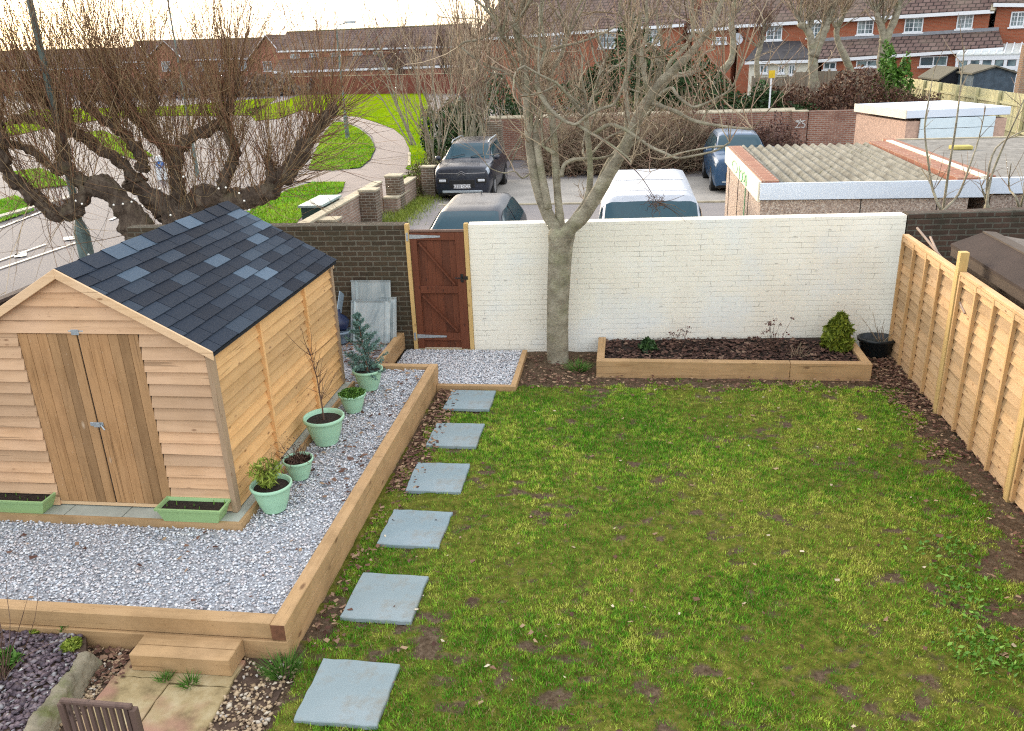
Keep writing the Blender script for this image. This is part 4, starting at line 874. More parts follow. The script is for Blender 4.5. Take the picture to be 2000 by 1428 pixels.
# troughs
def trough(cx, cy, label):
    t = thing('trough_planter', label, 'planter', (cx, cy, .335), 0, 'green troughs before the shed'); a, b = .31, .115; k = .035
    mb = MB()
    def ring(hx, hy, z): return [(-hx, -hy, z), (hx, -hy, z), (hx, hy, z), (-hx, hy, z)]
    R_ = [ring(a-k-.02, b-k, 0), ring(a-.012, b-.014, .115), ring(a, b, .118), ring(a+.004, b+.004, .14), ring(a-.014, b-.014, .142), ring(a-.03, b-.03, .10)]
    mb.poly(R_[0][::-1])
    for p0, p1 in zip(R_[:-1], R_[1:]):
        for i in range(4): j = (i+1) % 4; mb.quad(p0[i], p0[j], p1[j], p1[i])
    mb.build('trough', m_trough, t, bevel=.003)
    MB().box(-a+.025, a-.025, -b+.025, b-.025, .08, .112).build('soil', m_soil, t)
    mb = MB()
    for i in range(7):
        x = -a+.06+i*.085+random.uniform(-.02, .02); y = random.uniform(-.05, .05); hgt = random.uniform(.02, .055); mb.tube([(x, y, .11), (x+.004, y, .11+hgt)], [.006, .002], 5)
    mb.build('sprouts', m_green2, t)
trough(-3.80, 6.06, 'green plastic trough of soil beside the shed corner'); trough(-5.53, 6.10, 'green plastic trough of soil on the far side of the shed doors')
# =============== STREET, CAR PARK, GRASS ===============
ZS = -.2
o = MB().quad((-450, -30, ZS-.02), (450, -30, ZS-.02), (450, 900, ZS-.02), (-450, 900, ZS-.02)).build('street_ground', m_asph); tag(o, kind='structure')
def sheetp(name, pts, dz, mat, px=True):
    q = [G(x, y, ZS) for x, y in pts] if px else [Vector((x, y, 0)) for x, y in pts]
    mb = MB(); mb.poly([(p.x, p.y, ZS+dz) for p in q]); o = mb.build(name, mat)
    if o.data.polygons[0].normal.z < 0: o.data.flip_normals()
    return tag(o, kind='structure')
sheetp('car_park', [(-7.0, 11.6), (8, 12), (14, 30), (14, 35), (-2.3, 35), (-5.9, 30), (-7.0, 26)], -.012, m_tarmac, px=False)
sheetp('concrete_apron', [(-5.6, 24.6), (10, 24.6), (10, 29.5), (-5.6, 29.5)], -.006, m_conc, px=False)
MBk = MB().box(-5.4, 10, 24.5, 24.6, ZS-.02, ZS+.03).build('kerb_line', m_coping); tag(MBk, kind='structure')
VG = []
def verge(pts, dz=.03):
    VG.append(pts); out_ = []
    for i in range(len(pts)):
        a = pts[i]; b = pts[(i+1) % len(pts)]
        for k in range(4): s_ = k/4; out_.append((a[0]+(b[0]-a[0])*s_+random.uniform(-1.2, 1.2), a[1]+(b[1]-a[1])*s_+random.uniform(-.5, .5)))
    return sheetp('grass_verge', out_, dz, m_verge)
verge([(430, 442), (520, 395), (562, 372), (612, 357), (674, 356), (668, 374), (640, 392), (600, 412), (575, 441), (560, 460), (440, 470)])
verge([(602, 332), (614, 300), (632, 262), (650, 238), (676, 240), (702, 252), (724, 270), (732, 292), (722, 312), (704, 327), (650, 334)])
verge([(560, 196), (600, 181), (690, 178), (830, 181), (842, 240), (852, 300), (850, 338), (838, 343), (792, 331), (801, 312), (799, 290), (788, 268), (768, 252), (735, 240), (700, 229), (660, 226), (620, 222), (590, 215), (545, 232), (500, 236), (480, 215)])
verge([(772, 372), (786, 345), (815, 337), (845, 342), (842, 352), (815, 356)])
verge([(0, 246), (60, 214), (190, 212), (330, 208), (470, 196), (540, 192), (500, 226), (420, 226), (300, 226), (210, 232), (120, 246), (40, 262), (0, 268)])
verge([(150, 262), (200, 255), (260, 280), (300, 305), (262, 312), (200, 290)]); verge([(24, 336), (78, 329), (110, 342), (136, 362), (95, 366), (52, 372), (20, 352)]); verge([(-30, 400), (30, 383), (68, 400), (66, 412), (0, 434), (-60, 450)])
def inpoly(X, Y, P):
    r_ = np.zeros(len(X), bool)
    for i in range(len(P)):
        (x1, y1), (x2, y2) = P[i], P[i-1]; c_ = ((y1 > Y) != (y2 > Y)); r_ ^= c_ & (X < (x2-x1)*(Y-y1)/((y2-y1) if y2 != y1 else 1e-9)+x1)
    return r_
bx_ = []
for P in VG:
    A_ = np.array(P); n = int(min(22000, (np.ptp(A_[:, 0])*np.ptp(A_[:, 1]))*1.1)); X = rng.uniform(A_[:, 0].min()-2, A_[:, 0].max()+2, n); Y = rng.uniform(A_[:, 1].min()-1, A_[:, 1].max()+1, n); k = inpoly(X, Y, P)
    for x_, y_ in zip(X[k], Y[k]):
        q = G(x_, y_, ZS+.03)
        if q.y < 75: bx_.append(q[:])
bx_ = np.array(bx_); n = len(bx_); h = .03+.09*rng.random(n)**2; th = rng.random(n)*6.28; ph = rng.random(n)*6.28; w_ = .016
V = np.stack([bx_+np.stack([-np.cos(th)*w_, -np.sin(th)*w_, 0*th], -1), bx_+np.stack([np.cos(th)*w_, np.sin(th)*w_, 0*th], -1), bx_+np.stack([np.cos(ph)*h*.8, np.sin(ph)*h*.8, h], -1)], 1)
o = npmesh('verge_grass_blades', V.reshape(-1, 3), np.arange(3*n).reshape(n, 3), m_blade, attr={'tone': np.repeat(np.clip(.25+.9*(fbm(bx_[:, 0], bx_[:, 1], .8, 3)-.3), 0, .8), 3)}); tag(o, kind='stuff')
# pale kerbs and paths
sheetp('footpath', [(560, 352), (612, 335), (704, 330), (724, 315), (735, 292), (728, 268), (704, 249), (676, 237), (650, 234), (660, 226), (700, 229), (735, 240), (768, 252), (788, 268), (799, 290), (801, 312), (794, 331), (846, 345), (786, 346), (772, 372), (700, 430), (600, 441), (576, 441), (600, 412), (668, 376), (674, 356), (612, 357)], .012, flat('path_asphalt', (.22, .185, .17), .9, var=.12, scale=2))
def line(pts, wd, name='road_marking', mat=m_paint, z=.008):
    q = [Vector((p[0], p[1], 0)) for p in pts]; mb = MB()
    for a, b in zip(q[:-1], q[1:]):
        d = (b-a).normalized(); s = Vector((d.y, -d.x, 0))*wd/2; mb.quad((a-s).to_tuple()[:2]+(ZS+z,), (a+s).to_tuple()[:2]+(ZS+z,), (b+s).to_tuple()[:2]+(ZS+z,), (b-s).to_tuple()[:2]+(ZS+z,))
    o = mb.build(name, mat)
    for p in o.data.polygons:
        if p.normal.z < 0: o.data.flip_normals(); break
    return tag(o, kind='structure')
a = G(0, 524, ZS); b = G(152, 473, ZS); a2 = G(-60, 545, ZS); line([a2, b], .1)
a = G(0, 509, ZS); b = G(90, 477, ZS); line([G(-60, 530, ZS), b], .1)
line([G(0, 445, ZS), G(84, 413, ZS)], .12); line([G(124, 467, ZS), G(150, 464, ZS)], .5); line([G(28, 500, ZS), G(52, 497, ZS)], .45)
line([G(215, 430, ZS), G(350, 372, ZS)], .12); line([G(800, 300, ZS), G(799, 325, ZS)], .12, 'kerb_line', m_coping, .05)
o = MB().box(-19.2, -18.9, 12, 27, ZS-.02, ZS+.1).build('kerb', m_conc); tag(o, kind='structure')
# rough weeds by the piers
n = 5200; x = rng.normal(-6.3, .3, n); y = rng.uniform(21.5, 26.2, n); h = .04+.17*rng.random(n)**2; th = rng.random(n)*6.28; ph = rng.random(n)*6.28
V = np.stack([np.stack([x-np.cos(th)*.008, y-np.sin(th)*.008, np.full(n, ZS)], -1), np.stack([x+np.cos(th)*.008, y+np.sin(th)*.008, np.full(n, ZS)], -1), np.stack([x+np.cos(ph)*h*.5, y+np.sin(ph)*h*.5, ZS+h], -1)], 1)
o = npmesh('rough_grass', V.reshape(-1, 3), np.arange(3*n).reshape(n, 3), m_ygreen); tag(o, kind='stuff')
# =============== BOUNDARY WALL WITH PIERS ===============
t = wthing('pier_wall', 'low pinkish brick wall with square piers running away beside the car park', 'wall', (-7.0, 18, ZS))
def seg(x0, x1, y0, y1, z1, z1b=None, nm='wall_panel', m=m_pink, cop=True):
    z1b = z1b or z1; MB().hexa([(x0, y0, ZS), (x1, y0, ZS), (x1, y1, ZS), (x0, y1, ZS), (x0, y0, z1), (x1, y0, z1), (x1, y1, z1b), (x0, y1, z1b)]).build(nm, m, t)
    if cop: MB().hexa([(x0-.03, y0, z1+.002), (x1+.03, y0, z1+.002), (x1+.03, y1, z1b+.002), (x0-.03, y1, z1b+.002), (x0-.03, y0, z1+.06), (x1+.03, y0, z1+.06), (x1+.03, y1, z1b+.06), (x0-.03, y1, z1b+.06)]).build('coping', m_coping, t, bevel=.01)
seg(-7.15, -6.93, 14, 23.5, .66)
for (y, z) in ((18.2, .62), (21.45, .76), (24.0, .76)):
    seg(-6.92, -6.48, y-.2, y+.25, z, nm='pier', m=m_pier)
seg(-6.70, -6.48, 24.3, 25.7, .45, nm='wall_panel'); seg(-6.35, -5.93, 25.9, 26.3, .72, nm='pier', m=m_pier)
seg(-6.9, -6.5, 23.4, 24.9, .2, nm='wall_panel')
t = wthing('electric_cabinet', 'dark green street cabinet with a pale sloping lid behind the low brick wall', 'street cabinet', (-7.6, 19, ZS))
c0 = G(616, 402, .75); c1 = G(662, 386, .75)
MB().box(-7.75, -7.25, c0.y-.2, c1.y+.1, ZS, .74).build('body', flat('cabinet_green', (.03, .06, .05), .5), t, bevel=.01)
MB().box(-7.80, -7.20, c0.y-.25, c1.y+.15, .742, .80).build('lid', flat('cabinet_lid', (.30, .38, .37), .5), t, bevel=.01)
def lamp(px, py, h, label, r=.11, y=None, brk=None):
    c = G(px, py, ZS); t = thing('lamp_post', label, 'lamp post', (c.x, c.y, ZS))
    m = flat('green_grey_paint', (.13, .18, .165), .6, var=.35, scale=4)
    mb = MB(); mb.lathe([(r*1.15, 0), (r*1.15, 1.15), (r*.7, 1.35), (r*.55, 1.4), (r*.42, h)], 12); mb.build('column', m, t, smooth=False)
    mb = MB(); mb.tube([(0, 0, h), (.1, 0, h+.25), (.6, 0, h+.35)], .035, 6); mb.box(.5, 1.05, -.12, .12, h+.30, h+.42); mb.build('lantern', m_zinc, t); return t
lamp(183, 560, 6.4, 'stout green lamp post rising from the near pavement under the pollard willow', .13); lamp(679, 271, 5.5, 'slender grey lamp post standing on the grass island by the path', .1); lamp(386, 345, 7, 'pale thin lamp post on the far pavement seen through the willow', .07)
c = G(318, 352, ZS); t = thing('traffic_bollard', 'small white and blue traffic bollard at the road junction', 'bollard', (c.x, c.y, ZS), R(20))
mb = MB(); mb.prism([(-.2, 0, 0), (.2, 0, 0), (.2, 0, .75), (.12, 0, .92), (-.12, 0, .92), (-.2, 0, .75)], (0, .2, 0)); mb.build('body', flat('white_plastic', (.7, .72, .72), .5), t, bevel=.02)
mb = MB(); mb.poly([(.15*math.cos(a), -.006, .6+.15*math.sin(a)) for a in np.linspace(0, 6.283, 21)[:-1]]); mb.build('blue_disc', flat('sign_blue', (.02, .18, .55), .4), t)
mb = MB(); mb.bar((.07, -.012, .68), (-.06, -.012, .54), .03, .004, (0, 1, 0)); mb.bar((-.07, -.012, .62), (-.07, -.012, .53), .03, .004, (0, 1, 0)); mb.bar((0, -.012, .53), (-.08, -.012, .53), .03, .004, (0, 1, 0)); mb.build('arrow', m_paint, t)
# =============== LONG WALL WITH 25 ===============
t = wthing('long_brick_wall', 'mottled red-brown brick wall with 25 painted on its pier across the car park', 'wall', (0, 35, ZS))
seg(-5.5, 6.55, 34.9, 35.15, 1.42, 1.5, m=m_redwall); seg(7.05, 9.2, 34.7, 34.95, 1.44, 1.44, m=m_redwall, cop=False)
P25a = PY(1549, 226, 34.6); P25b = PY(1578, 226, 34.6); seg(P25a.x, P25b.x, 34.6, 34.98, 1.42, nm='pier', m=m_redwall)
def text(s, size, loc, rot, mat, parent=None, name='lettering', ext=.003, ax='CENTER'):
    cu = bpy.data.curves.new(name, 'FONT'); cu.body = s; cu.size = size; cu.extrude = ext; cu.align_x = ax; tmp = bpy.data.objects.new('tmp_text', cu); C.objects.link(tmp); dg = bpy.context.evaluated_depsgraph_get(); me = bpy.data.meshes.new_from_object(tmp.evaluated_get(dg)); bpy.data.objects.remove(tmp); me.materials.clear(); me.materials.append(mat)
    o = bpy.data.objects.new(name, me); link(o, parent); o.location = loc; o.rotation_euler = rot
    if parent is not None: KIDS.setdefault(parent.name, []).append(o)
    return o
q = PY(1563, 250, 34.59); text('25', .44, (q.x, 34.585, q.z-.0), (R(90), 0, 0), flat('worn_white_paint', (.42, .40, .38), .9, var=.5, scale=14), t)
q = PY(1562, 238, 34.59); mb = MB(); mb.bar((q.x-.12, 34.59, q.z), (q.x+.14, 34.59, q.z+.02), .05, .01, (0, 1, 0)); mb.bar((q.x, 34.59, q.z-.06), (q.x+.02, 34.59, q.z+.1), .04, .01, (0, 1, 0)); mb.build('paint_mark', m_paint, t)
q = PY(965, 250, 30.5); o = MB().box(q.x-.28, q.x+.26, 30.4, 30.9, ZS, q.z+.22).build('brick_pier', m_pier, bevel=.02); tag(o, 'squat mossy brick pier behind the black car with roof rails', 'pier')
# =============== GARAGES ===============
m = N('pebbledash', .95); c = m.ramp(m.vor(42, out='Color'), [(0, (.20, .145, .115)), (.4, (.38, .29, .235)), (.75, (.50, .41, .34)), (1, (.62, .56, .48))]); m.col(c); m.bump(m.vor(42), .8, .01); m_pebble = m.m
m_fascia_sky = flat('skylit_fascia', (.60, .66, .74), .6, var=.05, scale=1.5); m_fascia_sun = flat('sunlit_fascia', (.74, .68, .54), .7, var=.08, scale=2)  # cool sky light and warm sunlight on the fascias put into these colours
m = N('corrugated_cement', .95); c = m.ramp(m.noise(3, 7, rough=.75), [(.3, (.10, .09, .07)), (.5, (.20, .19, .155)), (.72, (.31, .295, .25))]); c = m.mix(m.ramp(m.noise(9, 4), [(.62, (0, 0, 0)), (.68, (.8,)*3)]), c, (.055, .06, .02)); m.col(c); m.bump(m.noise(30, 5), .5, .01); m_corr = m.m
m = N('felt_gravel_roof', .95); c = m.ramp(m.noise(5, 8, rough=.8), [(.3, (.11, .10, .09)), (.5, (.20, .19, .17)), (.7, (.33, .31, .28))]); m.col(c); m_flatroof = m.m
m_redtile = brick('red_edge_tiles', (.27, .105, .065), (.36, .16, .10), (.42, .30, .22), w_=.42, h_=.115, mort=.012)
def Gq(x, y, z=1.9): return G(x, y, z)
t = wthing('corrugated_garage', 'pebbledash garage with a mossy corrugated roof behind the white wall', 'garage', (4, 16, ZS))
x0, x1, y0, y1, zr = 2.25, 5.60, 14.42, 19.45, 1.9
MB().box(x0+.03, x1-.02, y0+.05, y1, ZS, 1.62).build('walls', m_pebble, t)
MB().box(x0, x1+.18, y0-.03, y0+.02, 1.64, 1.92).build('front_fascia', m_fascia_sky, t, bevel=.004); MB().box(x0-.03, x0+.02, y0+.022, y1, 1.60, 1.94).build('side_fascia', m_fascia_sun, t, bevel=.004)
MB().box(x0+.022, x0+.30, y0+.022, y1, 1.70, 1.955).build('edge_tiles', m_redtile, t); MB().box(x1-.25, x1+.1, y0+.022, y1+.3, 1.70, 1.952).build('edge_tiles', m_redtile, t)
MB().box(x1+.103, x1+.22, y0+.022, y1+.3, 1.70, 1.975).build('party_capping', m_fascia_sun, t)
mb = MB(); n = 15*10; V = []; xs = np.linspace(x0+.30, x1-.25, n+1); amp = .035
for yy in (y0+.02, y1+.15):
    for x in xs: V.append((x, yy, 1.86+amp*math.cos((x-x0)/((x1-x0-.55)/15)*6.283)+(yy-y0)*.012))
F_ = [(i, i+1, n+2+i, n+1+i) for i in range(n)]; me = bpy.data.meshes.new('roof'); me.from_pydata(V, [], F_); me.materials.append(m_corr); o = bpy.data.objects.new('roof', me); link(o, t); o.modifiers.new('s', 'SOLIDIFY').thickness = .02
for x in (3.9, 5.1): MB().box(x-.006, x+.006, y0+.04, y0+.052, ZS, 1.62).build('panel_joint', m_black, t)
for y in (15.9, 17.4, 18.9): MB().box(x0+.02, x0+.032, y-.008, y+.008, ZS, 1.6).build('panel_joint', m_black, t)
# green spray on the side
m_spray = flat('green_spray_paint', (.30, .62, .32), .8, var=.3, scale=10)
gs = MB(); xg = x0-.034
def loop(cy, cz, ry, rz_, a0=0, a1=6.283): gs.tube([(xg, cy+ry*math.cos(a), cz+rz_*math.sin(a)) for a in np.linspace(a0, a1, 16)], .011, 4)
loop(17.6, 1.76, .42, .1); loop(16.6, 1.72, .2, .1, 0, 5); loop(16.2, 1.76, .14, .09, 1, 7); loop(15.9, 1.74, .1, .1); gs.tube([(xg, 16.9, 1.86), (xg, 16.8, 1.63)], .011, 4); gs.build('spray_scrawl', m_spray, t)
gs = MB(); xg = x0+.022
for (y, zt, zb) in ((16.3, 1.6, .2),): gs.tube([(xg, y, zt), (xg, y+.04, (zt+zb)/2), (xg, y, zb)], .012, 4)
gs.build('spray_drips', m_spray, t)
t = wthing('flat_roof_garage', 'garage with a dark stained flat roof beside the corrugated one', 'garage', (8, 17, ZS))
MB().box(6.02, 10.5, 14.72, 20.2, ZS, 1.62).build('walls', m_pebble, t); MB().box(5.83, 10.6, 14.58, 14.66, 1.66, 1.92).build('front_fascia', m_fascia_sky, t, bevel=.004)
MB().box(5.83, 10.6, 14.663, 20.3, 1.72, 1.90).build('roof', m_flatroof, t); MB().box(5.80, 6.02, 14.67, 20.3, 1.902, 1.945).build('edge_tiles', m_redtile, t); MB().box(5.8, 10.6, 20.302, 20.4, 1.7, 1.925).build('rear_trim', m_coping, t)
q = G(1876, 292, 1.9); t = wthing('foam_block', 'small yellow foam block lying on the flat garage roof', 'foam block', (q.x, q.y, 1.9))
MB().box(q.x-.2, q.x+.2, q.y-.12, q.y+.12, 1.904, 1.98).build('block', flat('yellow_foam', (.47, .39, .12), .9, var=.25, scale=8), t, bevel=.015)
t = wthing('white_garage', 'low garage with a white roof and white panelled door past the others', 'garage', (9, 26, ZS))
ca, cb_, cc, cdd = G(1671, 203, 2.1), G(1772, 216, 2.1), G(1976, 208, 2.1), G(1850, 196, 2.1)
cdd = ca+(cc-cb_)
def quadprism(q, z0, z1, name, mat, ins=0, bev=0):
    cen = sum((Vector(p) for p in q), Vector())/4; pts = [Vector(p)+(cen-Vector(p)).normalized()*ins for p in q]
    return MB().prism([(p.x, p.y, z0) for p in pts], (0, 0, z1-z0)).build(name, mat, t, bevel=bev)
quadprism([ca, cb_, cc, cdd], 1.88, 2.1, 'roof', m_fascia_sky, 0, .01); quadprism([ca, cb_, cc, cdd], ZS, 1.79, 'walls', flat('pink_render', (.47, .32, .245), .95, var=.2, scale=14, bump=.4), .07)
dv = (cc-cb_).normalized(); nn = Vector((dv.y, -dv.x, 0)); 
d0 = cb_+dv*.42+nn*(-.02); d1 = cc-dv*.42+nn*(-.02); mb = MB()
MB().hexa([(ca.x, ca.y, 1.87), (cb_.x, cb_.y, 1.87), (cb_.x-.03, cb_.y+.0, 1.87), (ca.x-.03, ca.y, 1.87), (ca.x, ca.y, 2.11), (cb_.x, cb_.y, 2.11), (cb_.x-.03, cb_.y, 2.11), (ca.x-.03, ca.y, 2.11)]).build('side_fascia', m_fascia_sun, t)
dp = MB()
for i in range(7): z0 = ZS+.02+i*.293; a = d0+nn*.05; b = d1+nn*.05; dp.hexa([(a.x, a.y, z0), (b.x, b.y, z0), (b.x-nn.x*.05, b.y-nn.y*.05, z0), (a.x-nn.x*.05, a.y-nn.y*.05, z0), (a.x, a.y, z0+.280), (b.x, b.y, z0+.280), (b.x-nn.x*.05, b.y-nn.y*.05, z0+.280), (a.x-nn.x*.05, a.y-nn.y*.05, z0+.280)])
dp.build('garage_door', flat('door_white', (.58, .68, .72), .5, var=.05), t, bevel=.004)
# =============== CARS ===============
def catmull(a, s):
    n = len(a)-1; s = min(max(s, 0), n-1e-6); i = int(s); t_ = s-i
    p0, p1, p2, p3 = a[max(i-1, 0)], a[i], a[i+1], a[min(i+2, n)]
    return .5*((2*p1)+(-p0+p2)*t_+(2*p0-5*p1+4*p2-p3)*t_*t_+(-p0+3*p1-3*p2+p3)*t_**3)
class Car:
    def __init__(s, st): s.st = np.array([[[w_, y, z] for w_, z in pts] for y, pts in st], float); s.ns = len(st)
    def ev(s, a, v):
        sv = v if v >= 0 else -v; P = catmull(s.st, a); q = catmull(P, sv); return np.array([q[0] if v >= 0 else -q[0], q[1], q[2]])
    def patch(s, a0, a1, v0, v1, na, nv, off=0, side=1, across=False, dome=0):
        V = []; eps = .02
        for i in range(na+1):
            for j in range(nv+1):
                a = a0+(a1-a0)*i/na
                if across:
                    u = -1+2*j/nv; v = v1-(v1-v0)*abs(u); sg = 1 if u >= 0 else -1
                else: v = v0+(v1-v0)*j/nv; sg = side
                p = s.ev(a, v); p[0] *= sg
                if off:
                    pa = s.ev(min(a+eps, s.ns-1.001), v)-s.ev(max(a-eps, 0), v); pv = s.ev(a, min(v+eps, 5.99))-s.ev(a, max(v-eps, 0)); nn = np.cross(pv, pa); nn /= (np.linalg.norm(nn)+1e-9); nn[0] *= sg
                    q = p-s.st.mean(axis=(0, 1))*[0, 1, 1]; 
                    if nn @ q < 0: nn = -nn
                    p = p+nn*off
                V.append(tuple(p))
        F = [(i*(nv+1)+j, i*(nv+1)+j+1, (i+1)*(nv+1)+j+1, (i+1)*(nv+1)+j) for i in range(na) for j in range(nv)]
        return V, F
def pmesh(name, VF, mat, parent, smooth=True, thick=0):
    me = bpy.data.meshes.new(name); me.from_pydata(VF[0], [], VF[1]); me.materials.append(mat); me.polygons.foreach_set('use_smooth', [smooth]*len(me.polygons))
    bm = bmesh.new(); bm.from_mesh(me); bmesh.ops.recalc_face_normals(bm, faces=bm.faces); bm.to_mesh(me); bm.free()
    o = bpy.data.objects.new(name, me); link(o, parent); KIDS.setdefault(parent.name, []).append(o)
    if thick: o.modifiers.new('s', 'SOLIDIFY').thickness = thick
    return o
m_glass = N('car_glass', .12, spec=.35); m_glass.col((.012, .05, .07)); m_glass = m_glass.m
m_tyre = flat('tyre', (.015, .015, .016), .8); m_rim = flat('alloy', (.35, .36, .38), .35, .8, .5); m_lampg = N('headlamp_glass', .15, spec=.9); m_lampg.col((.32, .36, .40)); m_lampg = m_lampg.m
def paint(name, c, metal=.3, rough=.28): 
    m = N(name, rough, metal, .6); f = m.noise(6, 6, rough=.7); m.col(m.ramp(f, [(.4, c), (.7, tuple(min(1, x*1.15+.01) for x in c))])); m.b.inputs['Coat Weight'].default_value = .15; m.b.inputs['Coat Roughness'].default_value = .08; return m.m
def S(y, zb, w, zw, sh, ro, top): return (y, [(w*.93, zb), (w*.99, (zb+zw)/2), (w, zw), sh, ro[0], ro[1], (0, top)])
def make_car(name, label, st, L_, W_, pt, loc, wheels, r, ws, side, rearw=None, roof_m=None, roofs=None, rz=0):
    t = thing(name, label, 'van' if 'van' in name else 'car', loc, rz); c = Car(st)
    ny_ = (len(st)-1)*5; V, F = c.patch(0, len(st)-1.0001, 0, 5.9999, ny_, 26, across=True)
    k = 27; F.append(tuple(range(k))); F.append(tuple(range(ny_*k, ny_*k+k))[::-1]); pmesh('body', (V, F), pt, t)
    MB().box(-W_/2+.1, W_/2-.1, .15, L_-.15, .16, .34).build('underbody', m_black, t)
    pmesh('windscreen', c.patch(*ws, 4.12, 5.99, 8, 14, .006, across=True), m_glass, t)
    for xx in (-.5, .12):
        A_ = c.ev(ws[0]+.06, 5.9 if xx > 0 else 5.2); wp = MB(); p0 = c.ev(ws[0]+.05, 5.6); p1 = c.ev(ws[0]+.32, 5.3); wp.bar((xx, p0[1]-.02, p0[2]+.015), (xx+.42, p1[1]-.12, p1[2]-.02), .018, .012); wp.build('wiper', m_black, t)
    for sgn in (1, -1):
        for aa in (ws[1]-.45, ws[1]+.95):
            if aa < len(st)-2.5: pmesh('door_gap', c.patch(aa, aa+.012, .35, 3.05, 1, 8, .003, side=sgn), m_black, t)
    if rearw: pmesh('rear_window', c.patch(*rearw, 4.15, 5.99, 6, 14, .006, across=True), m_glass, t)
    for sgn in (1, -1):
        for (a0, a1) in side: pmesh('side_window', c.patch(a0, a1, 3.1, 3.86, 8, 5, .006, side=sgn), m_glass, t)
        for y in wheels:
            mb = MB(); mb.tube([(sgn*(W_/2-.20), y, r), (sgn*(W_/2+.004), y, r)], r+.05, 22); mb.build('wheel_arch', m_black, t)
            wv = MB(); wv.tube([(sgn*(W_/2-.2), y, r), (sgn*(W_/2+.008), y, r)], r, 24); wh = wv.build('wheel', m_tyre, t); mb = MB(); mb.tube([(sgn*(W_/2-.1), y, r), (sgn*(W_/2+.016), y, r)], r*.62, 10); mb.build('rim', m_rim, wh)
        p = c.ev(ws[0]+.15, 3.4); mm = MB(); mm.lathe([(.01, -.07), (.07, -.06), (.095, 0), (.08, .06), (.02, .08)], 12, (sgn*(p[0]+.12), p[1]-.02, p[2]+.06)); o = mm.build('door_mirror', pt, t, smooth=True)
    return t, c
x_c = G(910, 283, 1.38).x
CIT = [S(0, .26, .76, .50, (.74, .80), ((.60, .93), (.3, .95)), .96), S(.07, .22, .84, .55, (.81, .90), ((.66, 1.01), (.34, 1.03)), 1.04), S(.45, .22, .88, .60, (.85, .98), ((.70, 1.07), (.36, 1.10)), 1.11), S(.98, .22, .88, .70, (.86, 1.03), ((.74, 1.12), (.38, 1.16)), 1.17),
       S(1.72, .22, .88, .75, (.85, 1.02), ((.62, 1.50), (.34, 1.55)), 1.56), S(2.5, .22, .88, .75, (.85, 1.04), ((.62, 1.55), (.34, 1.60)), 1.61), S(3.4, .22, .88, .75, (.85, 1.06), ((.60, 1.53), (.33, 1.58)), 1.59), S(3.85, .22, .86, .75, (.82, 1.06), ((.56, 1.46), (.3, 1.50)), 1.51), S(4.08, .24, .82, .7, (.78, 1.0), ((.60, 1.10), (.3, 1.12)), 1.13), S(4.15, .28, .76, .6, (.72, .8), ((.55, .85), (.3, .87)), .88)]
m_black_car = paint('black_car_paint', (.005, .009, .020), .0, .3); m_navy = paint('blue_car_paint', (.015, .06, .13), .1); m_grey = paint('dark_grey_car_paint', (.006, .010, .020), 0, .5); m_vanp = paint('white_van_paint', (.36, .385, .43), 0, .5)
cyf = G(910, 392, ZS).y
t, c = make_car('compact_suv', 'black compact SUV with grey roof rails facing us at the edge of the car park', CIT, 4.15, 1.76, m_black_car, (x_c, cyf-.1, ZS), (.85, 3.4), .33, (3.06, 3.96), [(3.35, 4.9), (5.0, 6.4)], (7.1, 7.8))
for sgn in (1, -1):
    pmesh('headlamp', c.patch(.7, 1.35, 2.75, 3.5, 5, 4, .008, side=sgn), m_lampg, t)
    mb = MB(); mb.box(sgn*.60-.12, sgn*.60+.12, -.022, .06, .58, .68); hb = MB().box(sgn*.60-.17, sgn*.60+.17, -.012, .06, .53, .72); hb.build('lamp_surround', m_black, t, bevel=.04, seg=3); mb.build('fog_lamp', flat('bright_lamp', (.6, .62, .64), .2, spec=.8), t, bevel=.035, seg=3); mb = MB(); mb.tube([(sgn*.60, 1.75, 1.57), (sgn*.60, 2.0, 1.63), (sgn*.60, 3.3, 1.63), (sgn*.58, 3.6, 1.58)], .022, 6); mb.build('roof_rail', m_zinc, t)
MB().box(-.40, .40, -.012, .03, .40, .66).build('grille', m_black, t, bevel=.02); MB().box(-.62, .62, -.03, .04, .26, .33).build('bumper_trim', m_zinc, t, bevel=.01)
mb = MB(); mb.bar((-.72, .0, .85), (-.12, -.012, .84), .012, .02); mb.bar((.72, .0, .85), (.12, -.012, .84), .012, .02)
for dz in (0, .055): mb.bar((-.11, -.02, .79+dz), (0, -.024, .86+dz), .014, .026, (0, 1, 0)); mb.bar((.11, -.02, .79+dz), (0, -.024, .86+dz), .014, .026, (0, 1, 0))
mb.build('chevron_badge', flat('chrome', (.7, .72, .75), .2, .9), t)
pl = MB().box(-.26, .26, -.03, -.014, .40, .51).build('number_plate', flat('plate_white', (.75, .75, .75), .5), t); text('KS20 OCO', .115, (0, -.032, .418), (R(90), 0, 0), m_black, pl)
